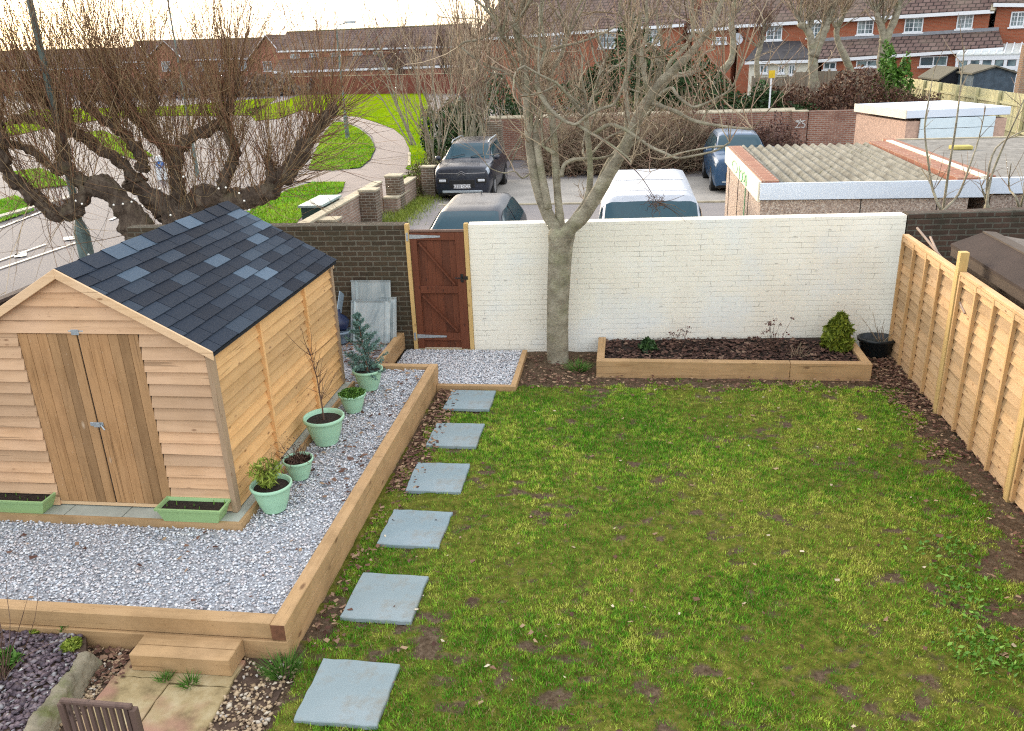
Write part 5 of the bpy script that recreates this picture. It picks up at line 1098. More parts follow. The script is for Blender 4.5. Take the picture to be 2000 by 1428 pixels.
SAL = [S(0, .24, .70, .48, (.66, .62), ((.5, .70), (.3, .72)), .73), S(.12, .22, .80, .5, (.76, .72), ((.6, .80), (.32, .83)), .84), S(.6, .22, .88, .6, (.83, .84), ((.66, .92), (.35, .95)), .96), S(1.15, .22, .90, .65, (.86, .93), ((.74, 1.0), (.4, 1.03)), 1.04),
       S(2.0, .22, .90, .7, (.86, .97), ((.60, 1.40), (.33, 1.44)), 1.45), S(2.7, .22, .90, .7, (.86, .99), ((.60, 1.45), (.33, 1.49)), 1.50), S(3.6, .22, .90, .7, (.86, 1.02), ((.58, 1.47), (.31, 1.51)), 1.52), S(4.1, .24, .88, .7, (.83, 1.02), ((.56, 1.3), (.3, 1.34)), 1.35), S(4.28, .26, .84, .65, (.78, .9), ((.6, .98), (.3, 1.0)), 1.0), S(4.38, .3, .78, .6, (.72, .75), ((.5, .8), (.3, .82)), .82)]
x_b = G(921, 412, 1.2).x; yb_ = G(921, 414, 1.22).y-2.0
t, c = make_car('dark_hatchback', 'dark grey hatchback parked nose-on just behind the garden gate', SAL, 4.38, 1.80, m_grey, (x_b, yb_, ZS), (.9, 3.55), .32, (3.05, 3.97), [(3.35, 4.9), (5.0, 6.4)], (6.3, 7.2))
MB().tube([(.0, 3.35, 1.45), (.0, 3.45, 1.58)], .012, 6).build('roof_aerial', m_black, t)
for sgn in (1, -1): pmesh('headlamp', c.patch(.7, 1.35, 2.75, 3.5, 5, 4, .008, side=sgn), m_lampg, t)
MB().box(-.5, .5, -.01, .05, .4, .62).build('grille', m_black, t)
VAN = [S(0, .28, .80, .6, (.76, .85), ((.62, .98), (.33, 1.02)), 1.03), S(.12, .25, .88, .65, (.86, .95), ((.7, 1.06), (.38, 1.10)), 1.11), S(.55, .25, .94, .7, (.90, 1.10), ((.76, 1.17), (.4, 1.22)), 1.23), S(.85, .25, .95, .8, (.92, 1.16), ((.82, 1.26), (.42, 1.31)), 1.32),
       S(1.65, .25, .95, .9, (.93, 1.22), ((.78, 1.83), (.42, 1.90)), 1.91), S(1.95, .25, .95, .9, (.93, 1.25), ((.76, 1.88), (.42, 1.955)), 1.965), S(3.2, .25, .95, .9, (.93, 1.25), ((.76, 1.90), (.42, 1.965)), 1.975), S(4.8, .25, .95, .9, (.93, 1.25), ((.76, 1.89), (.42, 1.955)), 1.965), S(5.12, .25, .93, .9, (.90, 1.25), ((.72, 1.82), (.4, 1.88)), 1.89), S(5.2, .3, .9, .9, (.86, 1.2), ((.68, 1.6), (.4, 1.65)), 1.66)]
xv = (G(1205, 392, 1.68).x+G(1345, 392, 1.68).x)/2; yv = G(1270, 391, 1.70).y-1.68
t, c = make_car('white_van', 'white panel van parked nose-on right behind the white wall', VAN, 5.2, 1.9, m_vanp, (.44, yv, ZS), (.95, 4.1), .34, (3.08, 3.95), [(3.3, 4.6)], None)
for yy in (2.1, 3.3, 4.4): pmesh('roof_rib', c.patch(4.0+(yy-1.6)/1.3, 4.03+(yy-1.6)/1.3, 4.4, 5.99, 1, 14, .008, across=True), m_vanp, t)
for sgn in (1, -1): MB().box(sgn*1.06-.1, sgn*1.06+.1, 1.0, 1.12, 1.15, 1.42).build('door_mirror_housing', m_black, t, bevel=.03)
MB().box(-.5, .5, -.01, .05, .55, .8).build('grille', m_black, t)
xb2 = (G(1390, 257, 1.35).x+G(1480, 257, 1.35).x)/2
t, c = make_car('blue_hatchback', 'metallic blue car half hidden behind the corrugated garage', CIT, 4.15, 1.76, m_navy, (xb2, G(1400, 378, ZS).y-.1, ZS), (.85, 3.4), .33, (3.06, 3.96), [(3.35, 4.9), (5.0, 6.4)], (7.1, 7.8))
for sgn in (1, -1): pmesh('headlamp', c.patch(.7, 1.35, 2.75, 3.5, 5, 4, .008, side=sgn), m_lampg, t)
MB().box(-.52, .52, -.012, .03, .42, .64).build('grille', m_black, t, bevel=.01); mb = MB(); mb.bar((-.1, -.02, .6), (-.3, -.016, .45), .02, .03, (0, 1, 0)); mb.bar((-.62, -.02, .36), (.62, -.02, .36), .02, .05); mb.build('bumper_trim', m_zinc, t)
# =============== HOUSES ===============
m = N('brown_roof_tiles', .9); co = m.wallco()
b = m.n('ShaderNodeTexBrick'); b.inputs['Scale'].default_value = 1; b.inputs['Brick Width'].default_value = .42; b.inputs['Row Height'].default_value = .33; b.inputs['Mortar Size'].default_value = .035; b.inputs['Color1'].default_value = (.115, .072, .062, 1); b.inputs['Color2'].default_value = (.165, .11, .095, 1); b.inputs['Mortar'].default_value = (.03, .02, .018, 1)
sx = m.n('ShaderNodeSeparateXYZ'); m.l(m.co, sx.inputs[0]); cb = m.n('ShaderNodeCombineXYZ'); m.l(sx.outputs[0], cb.inputs[0]); m.l(m.math('MULTIPLY', sx.outputs[2], 1.6), cb.inputs[1]); m.l(cb.outputs[0], b.inputs['Vector'])
c = m.mix(m.ramp(m.noise(.5, 6), [(.45, (0, 0, 0)), (.7, (.6,)*3)]), b.outputs[0], (.20, .16, .12)); m.col(c); m.bump(b.outputs[1], .5, .02); m_tiles = m.m
m_tiles2 = flat('dark_slate_roof', (.05, .047, .05), .85, var=.35, scale=3)
m_whitef = flat('white_upvc', (.72, .74, .76), .5, var=.04); m_pane = N('window_glass', .1, spec=.8); m_pane.col(m_pane.ramp(m_pane.noise(1.5, 3), [(.4, (.05, .08, .10)), (.6, (.20, .27, .28))])); m_pane = m_pane.m
m_flash = flat('lead_flashing', (.22, .23, .25), .6)
def terrace(name, label, A, B, ze, zr, depth, mat, wins, roofm=m_tiles, zg=-.6, zeb=None, zrb=None, split=None):
    """A,B: world xy of eave ends on the facade facing us; windows as (u0,u1,z0,z1)"""
    a = Vector((A[0], A[1], 0)); b = Vector((B[0], B[1], 0)); L_ = (b-a).length; rz = math.atan2(b.y-a.y, b.x-a.x); zeb = ze if zeb is None else zeb; zrb = zr if zrb is None else zrb
    t = thing(name, label, 'house', (a.x, a.y, 0), rz)
    MB().hexa([(0, 0, zg), (L_, 0, zg), (L_, depth, zg), (0, depth, zg), (0, 0, ze-.05), (L_, 0, zeb-.05), (L_, depth, zeb-.05), (0, depth, ze-.05)]).build('walls', mat, t)
    d2 = depth/2; o = .35
    for i, x in enumerate((0, L_)):
        z = (ze, zeb)[i]; zz = (zr, zrb)[i]; MB().prism([(x+(.001 if i == 0 else -.2), 0, z-.05), (x+(.001 if i == 0 else -.2), depth, z-.05), (x+(.001 if i == 0 else -.2), d2, zz-.1)], (.199, 0, 0)).build('gable', mat, t)
    for s in (0, 1):
        yy = (-o, depth+o)[s]; so = .02
        P = [(-.3, yy, ze-so), (L_+.3, yy, zeb-so), (L_+.3, d2, zrb), (-.3, d2, zr)]
        if s: P = P[::-1]
        mb = MB(); mb.prism(P, (0, 0, .14)); mb.build('roof', roofm, t)
    MB().hexa([(-.2, -o-.05, ze-.15), (L_+.2, -o-.05, zeb-.15), (L_+.2, -o+.02, zeb-.15), (-.2, -o+.02, ze-.15), (-.2, -o-.05, ze+.05), (L_+.2, -o-.05, zeb+.05), (L_+.2, -o+.02, zeb+.05), (-.2, -o+.02, ze+.05)]).build('gutter', m_whitef, t)
    MB().tube([(-.3, d2, zr+.12), (L_+.3, d2, zrb+.12)], .12, 6).build('ridge_tiles', flat('ridge_mossy', (.15, .14, .07), .9, var=.4), t)
    for (u0, u1, z0, z1) in wins: window(t, u0, u1, z0, z1)
    return t, L_
def window(t, u0, u1, z0, z1, y=0, bars=True):
    w_ = u1-u0; fr = MB(); f = .065
    for (a, b, c, d) in ((u0, u1, z0, z0+f), (u0, u1, z1-f, z1), (u0, u0+f, z0+f, z1-f), (u1-f, u1, z0+f, z1-f), ((u0+u1)/2-f/2, (u0+u1)/2+f/2, z0+f, z1-f)): fr.box(a, b, y-.07, y+.03, c, d)
    if bars:
        for s in (0, 1):
            xa = u0+f+s*(w_/2-f/2); xb = xa+w_/2-f*1.5; fr.box((xa+xb)/2-.012, (xa+xb)/2+.012, y-.05, y, z0+f, z1-f)
            for k in (1, 2): zz = z0+(z1-z0)*k/3; fr.box(xa, xb, y-.049, y-.001, zz-.012, zz+.012)
    fr.box(u0-.08, u1+.08, y-.14, y-.002, z0-.09, z0-.003); wf = fr.build('window', m_whitef, t)
    MB().box(u0+.02, u1-.02, y-.03, y-.005, z0+.02, z1-.02).build('pane', m_pane, wf)
FA = PY(1443, 60, 62.); FB = PY(1990, 40, 55.5); fd = Vector((FB.x-FA.x, FB.y-FA.y, 0)).normalized(); fn = Vector((-fd.y, fd.x, 0))
def Fp(px, py, off=0):   # pixel -> (u, z) on the facade plane (off metres in front)
    d = ray(px, py); o0 = Vector((FA.x, FA.y, 0))-fn*off; tt = ((o0-CAM).dot(fn))/d.dot(fn); p = CAM+d*tt; return (p-Vector((FA.x, FA.y, 0))).dot(fd), p.z
def fw(x0, y0, x1, y1, off=0): a = Fp(x0, y1, off); b = Fp(x1, y0, off); return (a[0], b[0], a[1], b[1])
def fxy(u): return (FA.x+fd.x*u, FA.y+fd.y*u)
eL = Fp(1443, 50); eR = Fp(1935, 21)
wR = [fw(*q) for q in ((1496, 49, 1529, 79), (1576, 44, 1606, 74), (1673, 38, 1708, 68), (1765, 34, 1805, 64), (1867, 27, 1903, 57))]
tR, LR = terrace('terraced_house', 'long red brick terraced house with brown tiled roof behind the pollarded trees', fxy(eL[0]), fxy(eR[0]), eL[1], eL[1]+3.4, 8.5, m_redhouse, [(a-eL[0], b-eL[0], c, d) for a, b, c, d in wR], zeb=eR[1], zrb=eR[1]+3.4)
eR2 = Fp(2100, 10); t2_, _ = terrace('terraced_house', 'end red brick terraced house at the right frame edge with a paler verge', fxy(eR[0]+.3), fxy(eR2[0]), eR[1]+.35, eR[1]+3.9, 8.5, m_redhouse, [(a-eR[0]-.3, b-eR[0]-.3, c, d) for a, b, c, d in [fw(1971, 22, 2004, 53)]], zeb=eR2[1], zrb=eR2[1]+3.6)
q = Fp(1937, 19); 
mb = MB(); mb.bar((eR[0]-eL[0]+.12, -.4, eR[1]-.05), (eR[0]-eL[0]+.12, 4.25, eR[1]+3.62), .25, .2); mb.build('verge', m_coping, tR)
# lean-to roof along the ground floor
def leanto(t, o0, pxa, pya, pxb, pyb, pta, ptb, off, name, roofm, wallm, wins=(), zg=-.6):
    a = Fp(pxa, pya, off); b = Fp(pxb, pyb, off); ta = Fp(*pta); tb = Fp(*ptb); ua, ub = a[0]-o0, b[0]-o0
    MB().prism([(ua, -off, a[1]), (ub, -off, b[1]), (tb[0]-o0, -.02, tb[1]), (ta[0]-o0, -.02, ta[1])], (0, 0, .1)).build(name, roofm, t)
    MB().hexa([(ua+.2, -off+.3, zg), (ub-.2, -off+.3, zg), (ub-.2, -.01, zg), (ua+.2, -.01, zg), (ua+.2, -off+.3, a[1]-.05), (ub-.2, -off+.3, b[1]-.05), (ub-.2, -.01, b[1]-.05), (ua+.2, -.01, a[1]-.05)]).build('extension_wall', wallm, t)
    MB().hexa([(ua, -off-.05, a[1]-.16), (ub, -off-.05, b[1]-.16), (ub, -off+.02, b[1]-.16), (ua, -off+.02, a[1]-.16), (ua, -off-.05, a[1]+.02), (ub, -off-.05, b[1]+.02), (ub, -off+.02, b[1]+.02), (ua, -off+.02, a[1]+.02)]).build('gutter', m_whitef, t)
    for q in wins: w_ = fw(*q, off-.3); window(t, w_[0]-o0, w_[1]-o0, w_[2], w_[3], y=-off+.3, bars=False)
leanto(tR, eL[0], 1598, 117, 1960, 93, (1580, 84), (1950, 62), 2.6, 'lean_to_roof', m_tiles, m_redhouse, [(1608, 121, 1634, 136), (1672, 117, 1716, 131), (1795, 109, 1852, 130)])
ta = Fp(1580, 84); tb = Fp(1950, 62); MB().hexa([(ta[0]-eL[0], -.12, ta[1]+.05), (tb[0]-eL[0], -.12, tb[1]+.05), (tb[0]-eL[0], -.001, tb[1]+.05), (ta[0]-eL[0], -.001, ta[1]+.05), (ta[0]-eL[0], -.1, ta[1]+.25), (tb[0]-eL[0], -.1, tb[1]+.25), (tb[0]-eL[0], -.001, tb[1]+.25), (ta[0]-eL[0], -.001, ta[1]+.25)]).build('flashing', m_flash, tR)
leanto(tR, eL[0], 1455, 121, 1592, 117, (1485, 84), (1562, 83), 3.6, 'extension_roof', m_tiles2, flat('cream_render', (.62, .60, .50), .85), [(1484, 127, 1500, 143), (1520, 127, 1533, 143), (1540, 126, 1554, 146)])
c0 = fw(1868, 99, 1992, 131, 3.4); t = thing('conservatory', 'white conservatory with dark doors at the back of the terrace', 'conservatory', (*fxy(c0[0]), 0), math.atan2(fd.y, fd.x)); cw = c0[1]-c0[0]
fr = MB(); 
for i in range(6): x = cw*i/5; fr.box(x-.08, x+.08, -3.4, -3.3, -.6, c0[3]-.35)
fr.box(-.1, cw+.1, -3.42, -3.28, c0[3]-.45, c0[3]-.2); fr.box(-.1, cw+.1, -3.41, -3.29, c0[2]-.2, c0[2]); fr.build('frame', m_whitef, t)
for i in range(5): x = cw*i/5; MB().box(x+.1, x+cw/5-.1, -3.36, -3.33, -.5, c0[3]-.46).build('pane', m_pane, t)
MB().prism([(-.1, -3.45, c0[3]-.2), (cw+.1, -3.45, c0[3]-.2), (cw+.1, -.6, c0[3]+.3), (-.1, -.6, c0[3]+.3)], (0, 0, .05)).build('roof', flat('polycarbonate', (.55, .58, .55), .3), t)
for i in range(9): x = cw*i/8; MB().bar((x, -3.46, c0[3]-.12), (x, -.6, c0[3]+.38), .06, .06).build('glazing_bar', m_whitef, t)
# lower house with round-topped window, left of the terrace
e1 = Fp(1352, 62); e2 = Fp(1440, 56); tB, _ = terrace('brick_cottage', 'red brick house end with a small white window seen through the bare tree', fxy(e1[0]), fxy(e2[0]-.3), e1[1]+.1, e1[1]+1.8, 6, m_redhouse, [], zeb=e2[1]+.1, zrb=e2[1]+1.8)
w_ = fw(1392, 72, 1420, 86); window(tB, w_[0]-e1[0], w_[1]-e1[0], w_[2], w_[3])
q = Fp(1440, 77, .4); mb = MB(); mb.lathe([(.01, -.02), (.38, .06), (.4, .08), (.02, .0)], 16); d_ = mb.build('satellite_dish', flat('dish_grey', (.4, .42, .45), .5), tB); d_.location = (q[0]-e1[0], -.5, q[1]); d_.rotation_euler = (R(75), 0, R(20))
MB().tube([(q[0]-e1[0], -.5, q[1]), (q[0]-e1[0], .3, q[1]-.1)], .04, 6).build('dish_bracket', m_zinc, tB)
m1 = Fp(940, 76); m2 = Fp(1334, 48); wM = [fw(1170, 63, 1203, 94), fw(1078, 69, 1104, 99), fw(1262, 57, 1290, 88)]
tM, _ = terrace('terraced_house', 'red brick terrace with dark purple-brown roof behind the big bare tree', fxy(m1[0]), fxy(m2[0]), m1[1], m1[1]+3.1, 8, m_redhouse, [(a-m1[0], b-m1[0], c, d) for a, b, c, d in wM], zeb=m2[1], zrb=m2[1]+3.0)
# far terraces
def far(name, label, px0, px1, pye0, pye1, Y, pr0, pr1, mat, wl, depth=8, wh=1.2, lean=None, zg=-1.5):
    a = PY(px0, pye0, Y); b = PY(px1, pye1, Y); ra = PY(px0, pr0, Y+depth/2); rb = PY(px1, pr1, Y+depth/2)
    wins = []
    for px in wl:
        u = PY(px, 100, Y).x-a.x; f = u/(b.x-a.x); z = a.z+(b.z-a.z)*f; wins.append((u-.6, u+.6, z-1.5, z-.35))
        wins.append((u-.8, u+.8, z-4.2, z-3.0))
    return terrace(name, label, (a.x, Y), (b.x, Y), a.z, ra.z, depth, mat, wins, zeb=b.z, zrb=rb.z, zg=zg)
t, L_ = far('terraced_house', 'distant red brick terrace across the grass with white gutter lines', 545, 905, 100, 90, 104, 66, 50, m_farbrick, (575, 612, 655, 698, 738, 790, 840))
zl = PY(738, 116, 104).z; MB().prism([(0, -3, zl-1.1), (L_, -3, zl-.8), (L_, 0, zl+.6), (0, 0, zl+.3)], (0, 0, .12)).build('lean_to_roof', m_tiles, t)
MB().box(.2, L_-.2, -2.8, -.01, -1.5, zl-1.0).build('extension_wall', m_farbrick, t); MB().box(0, L_, -3.06, -2.98, zl-1.15, zl-.9).build('gutter', m_whitef, t)
far('terraced_house', 'distant red brick houses in the middle of the willow twigs', 245, 540, 121, 112, 112, 84, 76, m_farbrick, (270, 300, 345, 385, 430, 470))
far('terraced_house', 'distant brown roofed houses at the far edge behind the willow', -60, 240, 140, 130, 120, 104, 96, m_farbrick, (-20, 20, 60, 110, 160, 205))
for (px, pa, lab) in ((322, 83, 'gable end of the distant red house nearer the road'), (521, 72, 'gable fronted distant red house beside the long terrace')):
    Y = 109; a = PY(px-32, 118, Y); b = PY(px+32, 112, Y); ap_ = PY(px, pa, Y); t = wthing('gabled_house', lab, 'house', ((a.x+b.x)/2, Y, -1)); zz = (a.z+b.z)/2
    MB().prism([(a.x, Y, -1.5), (b.x, Y, -1.5), (b.x, Y, zz), (ap_.x, Y, ap_.z), (a.x, Y, zz)], (0, 6, 0)).build('walls', m_farbrick, t)
    for s in ((a, -1), (b, 1)):
        MB().prism([(s[0].x+.5*s[1], Y-.3, zz-.3), (ap_.x, Y-.3, ap_.z+.15), (ap_.x, Y-.3, ap_.z+.3), (s[0].x+.5*s[1], Y-.3, zz-.15)], (0, 6.5, 0)).build('roof', m_tiles, t)
        MB().bar((s[0].x+.5*s[1], Y-.34, zz-.22), (ap_.x, Y-.34, ap_.z+.22), .06, .3, (0, 1, 0)).build('barge_board', m_whitef, t)
    u = (a.x+b.x)/2; window(t, u-.6, u+.6, zz-1.5, zz-.3, y=Y)
a = G(590, 182, ZS); b = G(830, 186, ZS)
wall('red_boundary_wall', (a.x-22, a.y+6), (b.x+6, b.y), .25, ZS, PY(760, 148, b.y).z, m_redlong, 'plain red brick wall along the far side of the grass', m_coping)
# =============== FENCES AND SHEDS AT RIGHT BACK ===============
t = wthing('pale_fence', 'pale green feather-edge fence with rails and posts beyond the white garage', 'fence', (14.8, 40, -.1))
p0 = G(1757, 148, 1.9); p1 = G(2000, 181, 1.9); dd = (Vector((p1.x-p0.x, p1.y-p0.y, 0))).normalized(); Lf = (p1-p0).length*1.25; mb = MB(); n = int(Lf/.14)
nf = Vector((-dd.y, dd.x, 0)); nf = nf if nf.x < 0 else -nf
for i in range(n):
    a = Vector((p0.x, p0.y, -.2))+dd*(i*.14); mb.bar(a+Vector((0, 0, 1.0)), a+dd*.13+Vector((0, 0, 1.0)), .02, 2.1+random.uniform(-.02, .02))
mb.build('boards', wood_pale, t)
for i in range(int(Lf/2.4)+1):
    a = Vector((p0.x, p0.y, 0))+dd*(i*2.4)+nf*.09; MB().box(a.x-.06, a.x+.06, a.y-.06, a.y+.06, -.3, 1.86).build('post', wood_pale, t)
for z in (.5, 1.45):
    a = Vector((p0.x, p0.y, z))+nf*.05; MB().bar(a, a+dd*Lf, .06, .09).build('rail', wood_pale, t)
def smallshed(px0, px1, pye, pya, Y, label, mat, roofm):
    a = PY(px0, pye, Y); b = PY(px1, pye, Y); ap_ = PY((px0+px1)/2, pya, Y); t = wthing('garden_shed', label, 'shed', ((a.x+b.x)/2, Y, -.3))
    MB().prism([(a.x, Y, -.3), (b.x, Y, -.3), (b.x, Y, b.z), (ap_.x, Y, ap_.z), (a.x, Y, a.z)], (0, 3, 0)).build('walls', mat, t)
    for s in ((a, -1), (b, 1)): MB().prism([(s[0].x+.15*s[1], Y-.15, s[0].z-.06), (ap_.x, Y-.15, ap_.z+.03), (ap_.x, Y-.15, ap_.z+.1), (s[0].x+.15*s[1], Y-.15, s[0].z+.02)], (0, 3.3, 0)).build('roof', roofm, t)
smallshed(1838, 1900, 155, 135, 47, 'small black shed with a shallow pitched roof behind the pale fence', flat('black_shed', (.02, .022, .03), .8), flat('shed_felt', (.13, .12, .09), .95)); smallshed(1903, 1985, 143, 132, 45, 'slate-blue painted shed behind the pale fence, near the brick building', flat('blue_grey_shed', (.07, .10, .13), .8, var=.3, scale=4), flat('shed_felt2', (.14, .13, .10), .95))
q = PY(1987, 185, 40); q2 = PY(1990, 88, 40); o = MB().box(q.x, q.x+5, 40, 40.4, -.3, q2.z).build('brick_outbuilding', m_brickr); tag(o, 'tan brick building corner at the frame edge behind the pale fence', 'building')
def pfence(pts, Y, zt_px, label, mat=wood_dark, hz=0):
    a = PY(pts[0], zt_px, Y); b = PY(pts[1], zt_px, Y); t = wthing('panel_fence', label, 'fence', (a.x, Y, -.3)); mb = MB(); n = max(3, int((b.x-a.x)/.15))
    for i in range(n): x = a.x+i*(b.x-a.x)/n; mb.box(x, x+(b.x-a.x)/n-.01, Y, Y+.03, -.4, a.z+random.uniform(-.02, .02))
    mb.build('boards', mat, t)
    for i in range(int((b.x-a.x)/1.9)+1): x = a.x+i*1.9; MB().box(x-.06, x+.06, Y-.07, Y-.005, -.4, a.z+.1).build('post', mat, t)
m_oldf = wood('old_fence_boards', (.22, .18, .13), (.14, .11, .08), (.06, .05, .03), 'z', isl=.3)
pfence((1470, 1550), 51, 152, 'weathered grey-green fence below the cream extension', m_oldf); pfence((1552, 1760), 52, 141, 'old brown fence behind the pollards under the lean-to roof', m_oldf)
q = G(1500, 205, ZS); t = thing('sign_post', 'tall white post carrying a small yellow sign behind the long wall', 'sign', (PY(1503, 200, 38).x, 38, ZS)); zt_ = PY(1507, 140, 38).z-ZS
MB().tube([(0, 0, 0), (.0, 0, zt_)], .035, 8).build('post', m_whitef, t); MB().box(-.13, .13, -.05, -.03, zt_-.25, zt_+.05).build('sign_plate', flat('yellow_sign', (.62, .42, .02), .5), t)
# =============== TREES ===============
def grow(tw, p, d, L_, r, depth, cfg, P=None):
    seg = 5 if depth > 1 else 4; q = rod(p, d, L_, seg, cfg.get('curl', .3), cfg.get('up', .25)); tw[0 if r > cfg.get('rt', .03) else 1].add(q, r, r*cfg.get('tap', .55))
    if depth <= 0: return
    nb = cfg['n'][min(depth, len(cfg['n'])-1)]
    for i in range(nb):
        s = rng.uniform(.3, 1.0) if i else 1.0; idx = min(seg-1, int(s*seg)); pt = q[idx]+(q[idx+1]-q[idx])*(s*seg-idx); dl = (q[idx+1]-q[idx]); dl /= np.linalg.norm(dl)
        nd = dl+rng.normal(size=3)*cfg.get('spread', .6)+np.array([0, 0, cfg.get('lift', .1)]); grow(tw, pt, nd, L_*cfg.get('lr', .66)*rng.uniform(.7, 1.2), r*cfg.get('rr', .55), depth-1, cfg)
def limbpts(pts, y0, y1=None):
    y1 = y0 if y1 is None else y1; n = len(pts); return [np.array(PY(x, y, y0+(y1-y0)*i/(n-1))) for i, (x, y) in enumerate(pts)]
# ---- big bare garden tree ----
base = G(1091, 712, 0); t = wthing('bare_tree', 'big leafless grey-barked tree standing in front of the white wall', 'tree', (base.x, base.y+.15, 0)); TY = base.y+.18
mb = MB(); tr = limbpts([(1090, 718), (1090, 705), (1089, 680), (1089, 620), (1091, 560), (1094, 500), (1096, 468), (1098, 446)], TY); tr[0][2] = -.05
mb.tube(smooth_line(tr, 4), np.interp(np.linspace(0, 1, 29), [0, .05, .15, .45, .8, .9, 1], [.20, .185, .155, .15, .165, .185, .15]), 18)
LIMBS = []
def limb(pts, r0, r1, dy=0, base_y=0, k=10):
    P = limbpts(pts, TY+base_y, TY+base_y+dy); S_ = smooth_line(P, 4); r0 *= .88; r1 *= .9; mb.tube(S_, list(np.linspace(r0, r1, len(S_))*(1+.05*rng.normal(size=len(S_)))), k); LIMBS.append((S_, r0, r1)); return S_
limb([(1100, 476), (1086, 448), (1068, 415), (1052, 370), (1041, 320), (1034, 270), (1032, 225), (1027, 160), (1016, 100), (1007, 58), (1006, 42)], .105, .042, .5)
limb([(1072, 408), (1060, 350), (1050, 290), (1046, 255), (1054, 225), (1066, 190), (1078, 140), (1095, 110), (1108, 70)], .06, .025, .9, -.05)
limb([(1098, 472), (1094, 430), (1089, 380), (1085, 320), (1081, 260), (1077, 225), (1066, 200), (1052, 180), (1050, 150), (1066, 100)], .07, .028, .2, .1)
limb([(1104, 470), (1118, 432), (1142, 398), (1152, 360), (1152, 310), (1147, 262), (1145, 235)], .058, .035, -.2, .05)
limb([(1098, 478), (1112, 448), (1140, 420), (1164, 382), (1192, 335), (1222, 285), (1245, 232), (1268, 192), (1292, 160), (1325, 128), (1352, 100), (1382, 60), (1405, 15), (1420, -40)], .125, .03, -.6, -.05)
limb([(1165, 380), (1185, 330), (1212, 290), (1240, 262), (1246, 230)], .07, .05, .4, .1)
limb([(1270, 190), (1262, 165), (1256, 130), (1254, 100), (1264, 60), (1262, 10), (1268, -40)], .042, .018, .2, -.3)
limb([(1300, 150), (1310, 120), (1340, 90), (1355, 50), (1352, 0), (1362, -50)], .035, .015, .4, -.45)
limb([(1226, 280), (1224, 210), (1222, 160), (1230, 110), (1232, 60), (1240, 0)], .045, .018, .8, .1)
limb([(1096, 345), (1102, 322), (1120, 312), (1146, 311)], .032, .026, .1, .05)
limb([(1082, 300), (1068, 290), (1060, 285)], .03, .02, 0, .05)
limb([(1048, 160), (1058, 190), (1074, 212), (1096, 232), (1124, 243), (1148, 226), (1176, 212), (1198, 204), (1212, 180), (1226, 140), (1230, 90)], .03, .014, -.4, -.3)
limb([(1128, 244), (1150, 258), (1175, 272), (1200, 288), (1230, 312), (1232, 322)], .024, .010, -.5, -.4)
limb([(1160, 262), (1180, 248), (1197, 244), (1222, 254), (1248, 271), (1273, 288), (1296, 298), (1323, 309), (1357, 304), (1399, 294), (1425, 278)], .032, .010, -1.2, -.3)
limb([(1262, 200), (1285, 206), (1320, 218), (1350, 234), (1392, 244), (1440, 250), (1470, 252)], .034, .012, -.8, -.3)
limb([(1282, 190), (1310, 172), (1322, 186), (1345, 205), (1362, 208), (1400, 192), (1430, 170), (1452, 120)], .026, .010, -.9, -.4)
limb([(1290, 165), (1320, 150), (1355, 142), (1372, 108), (1395, 96)], .028, .012, .8, -.3)
limb([(1006, 44), (985, 47), (958, 65), (935, 78), (908, 82), (895, 92)], .026, .012, -.3, .5)
limb([(902, 93), (925, 112), (955, 130), (985, 140), (1005, 158), (1018, 180), (1030, 185)], .016, .018, .2, .2)
limb([(1000, 145), (958, 142), (930, 120)], .012, .006, -.2, .3)
limb([(1005, 95), (992, 82), (979, 70)], .022, .03, -.2, .4)
limb([(1006, 48), (1000, 10), (992, -30)], .03, .012, .3, .5); limb([(1008, 60), (1018, 20), (1022, -30)], .025, .012, .1, .5)
limb([(1034, 340), (1020, 348), (1005, 335), (985, 338), (960, 330), (948, 318)], .014, .005, -.6, .1)
trunk = mb.build('trunk', m_bark, t, smooth=True)
twA = TW(5); twB = TW(3); cfg = dict(n=[0, 3, 3, 3], curl=.45, up=.35, spread=.75, lr=.62, rr=.6, rt=.012, lift=.22)
for (S_, r0, r1) in LIMBS:
    nL = max(4, int(np.linalg.norm(np.diff(S_, axis=0), axis=1).sum()*3.7))
    for i in range(int(nL*.95)):
        k = rng.integers(int(len(S_)*.28), len(S_)); 
        if S_[k][2] < 2.9: 
            if rng.random() < .6: continue
        d = rng.normal(size=3)*[1, .9, .35]+[0, 0, .6]; grow((twA, twB), S_[k], d, rng.uniform(.3, .8), .009*rng.uniform(.7, 1.4), 2, cfg)
    for i in range(4): grow((twA, twB), S_[-1], rng.normal(size=3)*.5+[0, 0, 1], rng.uniform(.6, 1.2), r1*.8, 2, cfg)
# upright water shoots
for (S_, r0, r1) in LIMBS:
    if S_[-1][2] < 3.4: continue
    for i in range(8):
        k = rng.integers(len(S_)//2, len(S_)); q = rod(S_[k], rng.normal(size=3)*.22+[0, 0, 1], rng.uniform(.8, 2.0), 6, .15); twB.add(q, .008, .003)
        for j in range(3): q2 = rod(q[rng.integers(2, 6)], rng.normal(size=3)*.5+[0, 0, 1], rng.uniform(.2, .6), 4, .2); twB.add(q2, .004, .002)
twA.build('branches', m_bark, t); twB.build('twigs', m_twig, t)
cz = G(1340, 392, 1.8); q = PY(1283, 395, TY-1.6); tw = TW()
for i in range(46): tw.add(rod(np.array(q)+rng.normal(size=3)*.05, rng.normal(size=3), .13, 5, 2.2), .0035, .002)
for i in range(5): tw.add(rod(np.array(q), np.array([.6, 0, -.1])+rng.normal(size=3)*.25, .4, 4, .4), .005, .002)
s2 = np.array(PY(1225, 318, TY-1.0)); tw.add(smooth_line([s2, s2*.5+np.array(q)*.5+[0, 0, .05], np.array(q)]), .007, .004); tw.build('twig_tangle', m_twigb, t)
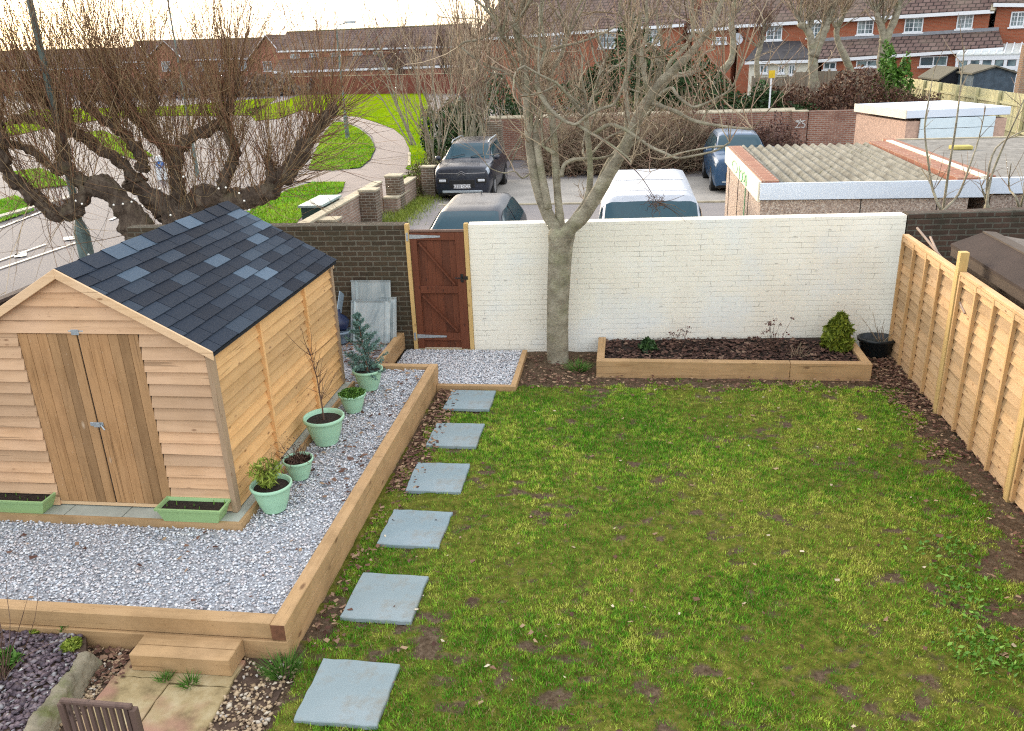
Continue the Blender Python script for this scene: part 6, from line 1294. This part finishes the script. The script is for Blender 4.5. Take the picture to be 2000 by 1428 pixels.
# ---- pollard willow ----
WY = 15.6; t = wthing('pollard_willow', 'massive old pollarded willow with dense upright shoots beyond the shed', 'tree', (PY(300, 480, WY).x, WY, ZS)); mb = MB(); WL = []
def wl(pts, w0, w1, y0, y1, twig=1., k=12, tl=1.0):
    P = limbpts(pts, WY+y0, WY+y1); S_ = smooth_line(P, 4); S_ = S_+rng.normal(size=S_.shape)*.02
    s0 = (Vector(S_[0])-CAM).dot(fwd); s1 = (Vector(S_[-1])-CAM).dot(fwd); r = np.linspace(w0*s0/FPX/2, w1*s1/FPX/2, len(S_))*.76*(1+.16*rng.normal(size=len(S_))); mb.tube(S_, list(r), k); WL.append((S_, r, twig, tl)); return S_
wl([(300, 560), (292, 520), (272, 462), (252, 414), (215, 374), (170, 360)], 92, 52, 0, -.3, .15)
wl([(330, 560), (325, 490), (340, 440), (330, 412), (300, 390), (270, 365), (259, 345)], 80, 44, .3, .5, .2)
wl([(350, 560), (345, 470), (368, 412), (400, 388), (450, 390), (505, 380), (545, 355), (576, 318), (600, 275), (625, 238), (655, 205)], 88, 26, .5, 1.2, .9)
wl([(172, 362), (152, 396), (128, 415), (105, 420), (80, 395), (50, 372), (20, 345), (2, 310), (-30, 270)], 44, 38, -.3, -1.0, .6)
wl([(170, 362), (148, 345), (130, 325), (122, 290), (119, 262)], 40, 30, -.3, -.2, .9)
wl([(128, 338), (100, 322), (70, 301), (38, 284), (-10, 276)], 26, 18, -.3, -.6, .9)
wl([(262, 352), (241, 322), (205, 296), (165, 270), (135, 244), (112, 214), (80, 195), (48, 188)], 32, 26, .5, .2, 1.2)
wl([(166, 272), (140, 262), (110, 250), (70, 236), (24, 231)], 22, 18, .3, -.3, 1)
wl([(280, 335), (275, 308), (259, 280), (232, 254), (195, 228), (160, 200)], 32, 20, .5, .6, 1.1)
wl([(232, 256), (222, 225), (228, 190), (218, 150)], 24, 14, .6, .7, 1)
wl([(335, 425), (345, 385), (345, 345), (338, 312), (325, 290), (300, 264), (270, 235), (246, 203)], 42, 24, .6, 1.1, 1.1)
wl([(348, 330), (353, 290), (382, 264), (420, 248), (446, 220), (455, 182), (462, 150)], 32, 18, .6, .9, 1.2)
wl([(430, 385), (440, 345), (456, 310), (458, 285), (446, 262), (442, 240)], 30, 24, .6, .7, 1.1)
wl([(535, 358), (528, 330), (522, 305)], 26, 22, .8, .9, .9); 
wl([(10, 320), (4, 270), (-5, 240)], 34, 26, -.8, -.8, 1)
wl([(300, 270), (290, 235), (300, 200), (295, 165)], 22, 12, .9, 1.1, 1)
tk = mb.build('trunk', m_willow, t, smooth=True); tx = bpy.data.textures.new('barknoise', 'CLOUDS'); tx.noise_scale = .13; dm = tk.modifiers.new('sub', 'SUBSURF'); dm.levels = 1; dm.render_levels = 2; dm = tk.modifiers.new('d', 'DISPLACE'); dm.texture = tx; dm.strength = .13; dm.mid_level = .5
tw = TW(3); tw2 = TW(4)
for (S_, r, kf, tl) in WL:
    n = len(S_); cnt = int(66*kf*np.linalg.norm(np.diff(S_, axis=0), axis=1).sum()/1.0)
    for i in range(cnt):
        k = int(n*(rng.random()**.75)); k = min(k, n-1)
        if kf < .3 and rng.random() < .5: continue
        side = (S_[-1]-S_[0]); side /= np.linalg.norm(side); d = rng.normal(size=3)*.36+side*.15+[0, 0, 1.0]
        if rng.random() < .06: d = rng.normal(size=3)*.9+[.1, 0, .1]
        Lg = rng.uniform(1.4, 4.2)*(.8 if rng.random() < .3 else 1); q = rod(S_[k]+rng.normal(size=3)*r[k]*.5, d, Lg, 7, .18, .18)
        tw.add(q, rng.uniform(.0045, .009), .0018)
        for j in range(rng.integers(0, 3)):
            kk = rng.integers(2, 6); tw.add(rod(q[kk], (q[kk+1]-q[kk])/np.linalg.norm(q[kk+1]-q[kk])+rng.normal(size=3)*.28, Lg*.4, 4, .15, .1), .005, .002)
# flowing low shoots on the right-hand end
S_ = WL[2][0]
for i in range(150):
    k = rng.integers(len(S_)//2, len(S_)); d = np.array([abs(rng.normal())*.9+.25, rng.normal()*.5, rng.normal()*.28+.2]); q = rod(S_[k], d, rng.uniform(1.0, 2.6), 7, .25, .6); tw.add(q, .008, .002)
for i in range(50):
    k = rng.integers(5, len(WL[3][0])); d = np.array([rng.normal()*.8, -abs(rng.normal())*.4, -.5+rng.normal()*.3]); q = rod(WL[3][0][k], d, rng.uniform(.8, 2.0), 7, .35, .35); tw.add(q, .007, .002)
tw.build('shoots', m_twigw, t)
# string of bulbs
t = wthing('string_lights', 'string of small white festoon bulbs draped under the willow', 'string lights', tuple(PY(300, 400, 12.3))); m_bulb = flat('bulb_glass', (.85, .82, .72), .3)
bp = [(58, 562), (148, 392), (160, 398), (222, 400), (240, 398), (257, 394), (264, 388), (312, 368), (333, 420), (341, 437), (358, 345), (427, 368), (441, 366), (467, 377), (477, 392), (487, 410), (541, 444), (173, 497)]
bp = sorted(bp); P = [PY(x, y, 12.0) for x, y in bp]
for p in P: MB().lathe([(.004, .014), (.009, .008), (.016, 0), (.015, -.01), (.004, -.02)], 8, tuple(p)).build('bulb', m_bulb, t, smooth=True)
tw = TW(3)
for a, b in zip(P[1:-1], P[2:]):
    a, b = np.array(a), np.array(b); s = np.linspace(0, 1, 6)[:, None]; tw.add(a*(1-s)+b*s-np.array([0, 0, .03])*np.sin(np.pi*s)+[0, 0, .025], .003, .003)
tw.build('cable', m_black, t)
# ---- grove behind the black SUV ----
def multi(px, py, Y, n, h, label, mat=m_twig, spread=.28, depth=3, r=.05, name='multi_stem_tree', cfgx=None, cnt=None, clab=True, zb=ZS, bark=None, grp='bare trees beyond the car park'):
    c = PY(px, py, Y); t = wthing(name, label, 'tree', (c.x, Y, zb), group=grp); a = TW(6); b = TW(3); cf = dict(n=cnt or [0, 4, 4, 3], curl=.2, up=.35, spread=.36, lr=.62, rr=.55, rt=.022, lift=.3)
    if cfgx: cf.update(cfgx)
    for i in range(n):
        d = np.array([rng.normal()*spread, rng.normal()*spread*.7, 1.]); grow((a, b), (c.x+rng.normal()*.14, Y+rng.normal()*.14, zb), d, h*rng.uniform(.38, .55), r*rng.uniform(.6, 1.1), depth, cf)
    a.build('trunk', bark or m_bark, t); b.build('crown', mat, t); return t
GL = ['slim multi-stem bare tree at the outer edge of the grove, against the grass', 'pale multi-stem bare tree right behind the black SUV', 'dense bare tree in the middle of the grove behind the SUV', 'bare tree on the car park side of the grove beside the brick pier']
multi(850, 300, 28.6, 7, 5.6, GL[0], spread=.24); multi(905, 250, 32, 8, 5.9, GL[1], spread=.22); multi(935, 240, 34, 8, 6.3, GL[2], spread=.25); multi(985, 240, 32.5, 7, 5.4, GL[3], spread=.28, mat=m_twigb)
multi(800, 190, 41, 5, 7.2, 'leaning grey bare tree reaching over the far grass', spread=.4, mat=m_twigb); multi(870, 180, 46, 7, 7.6, 'tall fine-twigged bare tree at the back of the grove', mat=m_twigb, spread=.3)
multi(1050, 200, 44, 7, 6.8, 'brown fine-twigged tree in front of the middle terrace', mat=m_twigb, spread=.3); multi(1000, 200, 50, 6, 8.2, 'tallest far tree rising past the terrace roof end', mat=m_twigb, spread=.35)
multi(1075, 250, 37.5, 7, 5.2, 'bare sandy-twigged tree just behind the long wall', mat=m_twig, spread=.33)
multi(1130, 250, 41, 8, 6.0, 'fine brown-twigged tree hiding the first terrace window', mat=m_twigb, spread=.34); multi(1255, 250, 43, 8, 5.6, 'grey-brown twiggy tree above the dark evergreen, left of the satellite dish', mat=m_twig, spread=.36); multi(1020, 230, 39, 8, 5.8, 'pale twiggy tree at the grove end of the long wall', mat=m_twig, spread=.34)
# pollards
def pollard(px, pyb, Y, h, r, arms, label, mat=m_twig):
    c = PY(px, pyb, Y); t = wthing('pollarded_tree', label, 'tree', (c.x, Y, -.4), group='pollarded street trees'); m_ = MB(); top = []
    for pts in arms:
        P = [np.array(PY(x, y, Y)) for x, y in pts]; S_ = smooth_line(P, 3); m_.tube(S_, list(np.linspace(r, r*.55, len(S_))*(1+.1*rng.normal(size=len(S_)))), 8); top.append(S_[-1]); top.append(S_[-4])
    m_.build('trunk', m_bark, t, smooth=True); a = TW(4); b = TW(3)
    for p in top:
        for i in range(13): grow((a, b), p, rng.normal(size=3)*.4+[0, 0, 1], rng.uniform(.7, 1.3), .035, 2, dict(n=[0, 3, 3], curl=.25, up=.3, spread=.35, lr=.75, rr=.6, rt=.03))
    a.build('limbs', m_bark, t); b.build('crown', mat, t)
pollard(1590, 215, 43, 4, .26, [[(1592, 230), (1590, 180), (1588, 130), (1586, 90), (1578, 60), (1560, 45)], [(1588, 110), (1600, 80), (1612, 55), (1618, 35)]], 'stout pollarded tree with a forked head nearest the yellow sign')
pollard(1665, 160, 46, 4, .22, [[(1668, 190), (1664, 150), (1652, 115), (1638, 85), (1634, 60), (1645, 35)]], 'leaning pollarded tree in the middle of the three')
pollard(1722, 130, 45, 4, .24, [[(1722, 180), (1722, 120), (1726, 80), (1722, 55), (1712, 25)], [(1725, 85), (1740, 55), (1752, 25), (1755, 0)]], 'pollarded tree with thick mossy arms above the green bush')
pollard(1335, 110, 52, 5, .18, [[(1480, 160), (1478, 120), (1484, 95), (1492, 70)]], 'ivy-dark narrow pollard in front of the cream extension', m_twigb)
pollard(1385, 110, 48, 5, .22, [[(1395, 190), (1402, 150), (1428, 118), (1432, 75), (1428, 40), (1435, 5)]], 'tall knobbly trunk rising before the satellite dish', m_twig)
# saplings by the garages
def sap(px, pyb, Y, stems, label, zb=None):
    b0 = PY(px, pyb, Y); t = wthing('bare_sapling', label, 'tree', (b0.x, Y, b0.z-.6), group='saplings by the garages'); a = TW(5); b = TW(3)
    a.add(np.array([[b0.x, Y, b0.z-1.6], [b0.x, Y, b0.z-.5], list(b0)]), .05, .04)
    for pts in stems:
        P = smooth_line([np.array(PY(x, y, Y+rng.normal()*.1)) for x, y in pts], 3); a.add(P, np.linspace(.022, .006, len(P)), 0)
        for i in range(7):
            k = rng.integers(len(P)//3, len(P)); b.add(rod(P[k], rng.normal(size=3)*[.6, .4, .2]+[0, 0, .9], rng.uniform(.15, .6), 4, .25), .006, .0025)
    a.build('trunk', m_bark, t); b.build('crown', m_twig, t)
sap(1840, 412, 12.9, [[(1840, 412), (1822, 372), (1812, 310), (1806, 250), (1814, 195), (1824, 140)], [(1842, 412), (1852, 340), (1868, 240), (1878, 150), (1884, 90)], [(1842, 412), (1872, 380), (1892, 330), (1912, 270), (1926, 205)], [(1838, 412), (1830, 395), (1818, 360), (1800, 330)]], 'bare sapling with four stems in front of the corrugated garage fascia')
sap(1928, 400, 13.0, [[(1926, 412), (1935, 350), (1958, 290), (1985, 230), (2010, 170)], [(1928, 400), (1930, 340), (1945, 290), (1985, 262), (2015, 250)], [(1934, 412), (1922, 380), (1915, 360)]], 'leaning bare sapling in the gap between the two garages')
sap(1990, 412, 13.1, [[(1992, 412), (1984, 385), (1970, 365), (1975, 320)], [(1992, 412), (2000, 380), (2012, 350)]], 'low bare sapling at the frame edge beyond the dark wall')
# =============== HEDGES AND SHRUBS ===============
def mass(name, label, boxes, n, size, mat, twigs=0, tmat=m_twigb, cat='shrub', tl=.5, tr=.006, elong=1.8):
    """boxes: (cx, cy, z0, rx, ry, rz) ellipsoids"""
    c0_ = boxes[0]; t = wthing(name, label, cat, (c0_[0], c0_[1], c0_[2])); w_ = np.array([b[3]*b[4]*b[5] for b in boxes]); w_ = w_/w_.sum(); P = []
    for b_, k in zip(boxes, w_):
        m_ = int(n*k); d = rng.normal(size=(m_, 3)); d /= np.linalg.norm(d, axis=1)[:, None]; d[:, 2] = np.abs(d[:, 2])*1.0; rr = (.55+.45*rng.random(m_)**.5)*(1+.35*(vnoise(d[:, 0]*3+b_[0]+9, d[:, 2]*3+b_[1])-.5)*2)
        P.append(np.array(b_[:3])+d*rr[:, None]*np.array(b_[3:]))
    P = np.concatenate(P)
    if n: leafcloud('foliage', P, None, size, mat, t, elong, .2)
    if twigs:
        tw = TW(3)
        for i in range(twigs):
            b_ = boxes[rng.choice(len(boxes), p=w_)]; d = rng.normal(size=3); d[2] = abs(d[2]); d /= np.linalg.norm(d); p = np.array(b_[:3])+d*np.array(b_[3:])*rng.uniform(.2, .85); tw.add(rod(p, d+rng.normal(size=3)*.5+[0, 0, .4], tl*rng.uniform(.6, 1.5), 5, .5, .2), tr, tr*.35)
        tw.build('twigs', tmat, t)
    return t
mass('brown_hedge', 'tangled brown leafless hedge with dead leaves along the back of the car park', [(-2.4+i*.9, 30.6+.3*(i % 2), ZS, .95, .9, 1.75+.3*(i % 3)) for i in range(6)], 6000, .06, leafmat('dry_hedge', [(0, (.10, .05, .035)), (.5, (.21, .115, .08)), (1, (.33, .21, .15))]), 5200, tmat=m_twig, cat='hedge', tl=1.0, tr=.012)
mass('brown_hedge', 'dark red-brown hedge between the blue car and the long brick wall', [(2.3+i*.9, 31.5, ZS, .9, .8, 1.6) for i in range(4)]+[(5.6, 32.5, ZS, 1., .7, 1.2)], 7000, .06, leafmat('dark_dry_hedge', [(0, (.035, .016, .014)), (.5, (.08, .035, .028)), (1, (.15, .075, .055))]), 1300, cat='hedge', tl=.7, tr=.01)
mass('clipped_hedge', 'low grey-green hedge under the grove beside the black SUV', [(-6.6+.25*i, 27.2+i*1.2, ZS, .65, .9, 1.15) for i in range(4)], 5200, .05, m_olive, 900, cat='hedge', tl=.4)
q = G(815, 385, ZS); mass('low_shrub', 'brown dead shrub between the brick pier and the black SUV', [(q.x, q.y+.2, ZS, .45, .6, .5)], 900, .045, m_olive, 500, tl=.35, tr=.007)
for (px, py, Y, rx, rz_, lab) in ((885, 215, 36, 1.5, 2.3, 'dark ivy-green shrub deep in the grove'), (950, 190, 37, 1.9, 2.7, 'broad evergreen shrub behind the grove, by the brick pier')):
    c = PY(px, 260, Y); mass('evergreen_shrub', lab, [(c.x, Y, -.2, rx, 1.2, rz_)], 5200, .09, m_dkgreen)
ev1 = PY(1215, 150, 40); ev2 = PY(1370, 160, 41)
mass('evergreen_shrub', 'large dark evergreen rising behind the long wall under the middle terrace', [(ev1.x, 40, -.2, 2.6, 1.5, 4.9), (ev1.x+2.2, 40.5, -.2, 2.1, 1.4, 4.1)], 15000, .10, m_dkgreen); mass('evergreen_shrub', 'rounded dark evergreen beside the knobbly trunk', [(ev2.x, 41, -.2, 2.3, 1.5, 3.1), (ev2.x+2.2, 41, -.2, 1.4, 1.3, 2.1)], 9000, .10, m_dkgreen)
q = PY(1520, 190, 40); mass('evergreen_shrub', 'low evergreen at the foot of the white sign post', [(q.x-.6, 40, -.2, 1.6, 1.2, 2.6), (q.x+.9, 40, -.2, 1.1, 1.2, 1.9)], 6500, .10, m_dkgreen)
q = PY(1650, 190, 41); mass('bramble_bank', 'red-brown bramble bank below the pollarded trees', [(q.x-2.6, 40.5, -.3, 1.6, 1.5, 2.7), (q.x-.8, 40.5, -.3, 1.6, 1.5, 2.6), (q.x+1, 40.7, -.3, 1.6, 1.5, 2.75), (q.x+2.6, 40.5, -.3, 1.3, 1.5, 2.4)], 16000, .09, leafmat('bramble', [(0, (.05, .02, .014)), (.5, (.11, .05, .03)), (1, (.20, .11, .06))]), 1600, tl=.9, tr=.013)
q = PY(1735, 150, 43); mass('green_bush', 'bright green leafy bush at the end of the pale fence', [(q.x, 42.5, .2, .85, .8, 3.1)], 4200, .11, m_green2)
q = PY(1300, 190, 37.5); mass('climber', 'brown tangled climber spilling over the long wall', [(q.x-2, 36.3, -.1, 2.3, .8, 1.9), (q.x+1.5, 36.3, -.1, 2.2, .8, 1.7)], 6000, .08, m_olive, 1400, tl=.8, tr=.012)
for (px, Y, r_, h, lab) in ((560, 98, 4, 2.2, 'grey-brown shrub line under the distant terrace'), (300, 100, 7, 2.6, 'pale brown hedge before the distant houses')):
    q = PY(px, 150, Y); mass('distant_hedge', lab, [(q.x+i*r_*.8, Y, ZS, r_*.6, 2, h) for i in (-2, -1, 0, 1, 2)], 4200, .3, leafmat('grey_hedge', [(0, (.10, .08, .07)), (1, (.24, .19, .16))]), cat='hedge')
# distant tree belt on the horizon
for i, (px, Y, h) in enumerate(((60, 125, 9), (170, 128, 10), (640, 118, 9.5), (800, 100, 10), (880, 90, 10), (940, 85, 10.5), (720, 112, 10))):
    c = PY(px, 120, Y); t = wthing('distant_tree', ['bare distant tree above the houses at the far edge', 'bare distant tree second along the far houses', 'thin bare tree above the distant terrace start', 'bare tree above the distant terrace end', 'feathery bare tree in front of the pale sky gap', 'wide bare tree beside the middle terrace ridge', 'faint bare tree over the distant terrace middle'][i], 'tree', (c.x, Y, -1.), group='distant bare trees'); a = TW(5); b = TW(3)
    for j in range(4): grow((a, b), (c.x+rng.normal()*.4, Y, -1.), rng.normal(size=3)*.2+[0, 0, 1], h*.42, .16, 3, dict(n=[0, 5, 5, 4], curl=.2, up=.3, spread=.42, lr=.62, rr=.5, rt=.06, lift=.2))
    a.build('trunk', m_willow, t); b.build('crown', m_twigb, t)
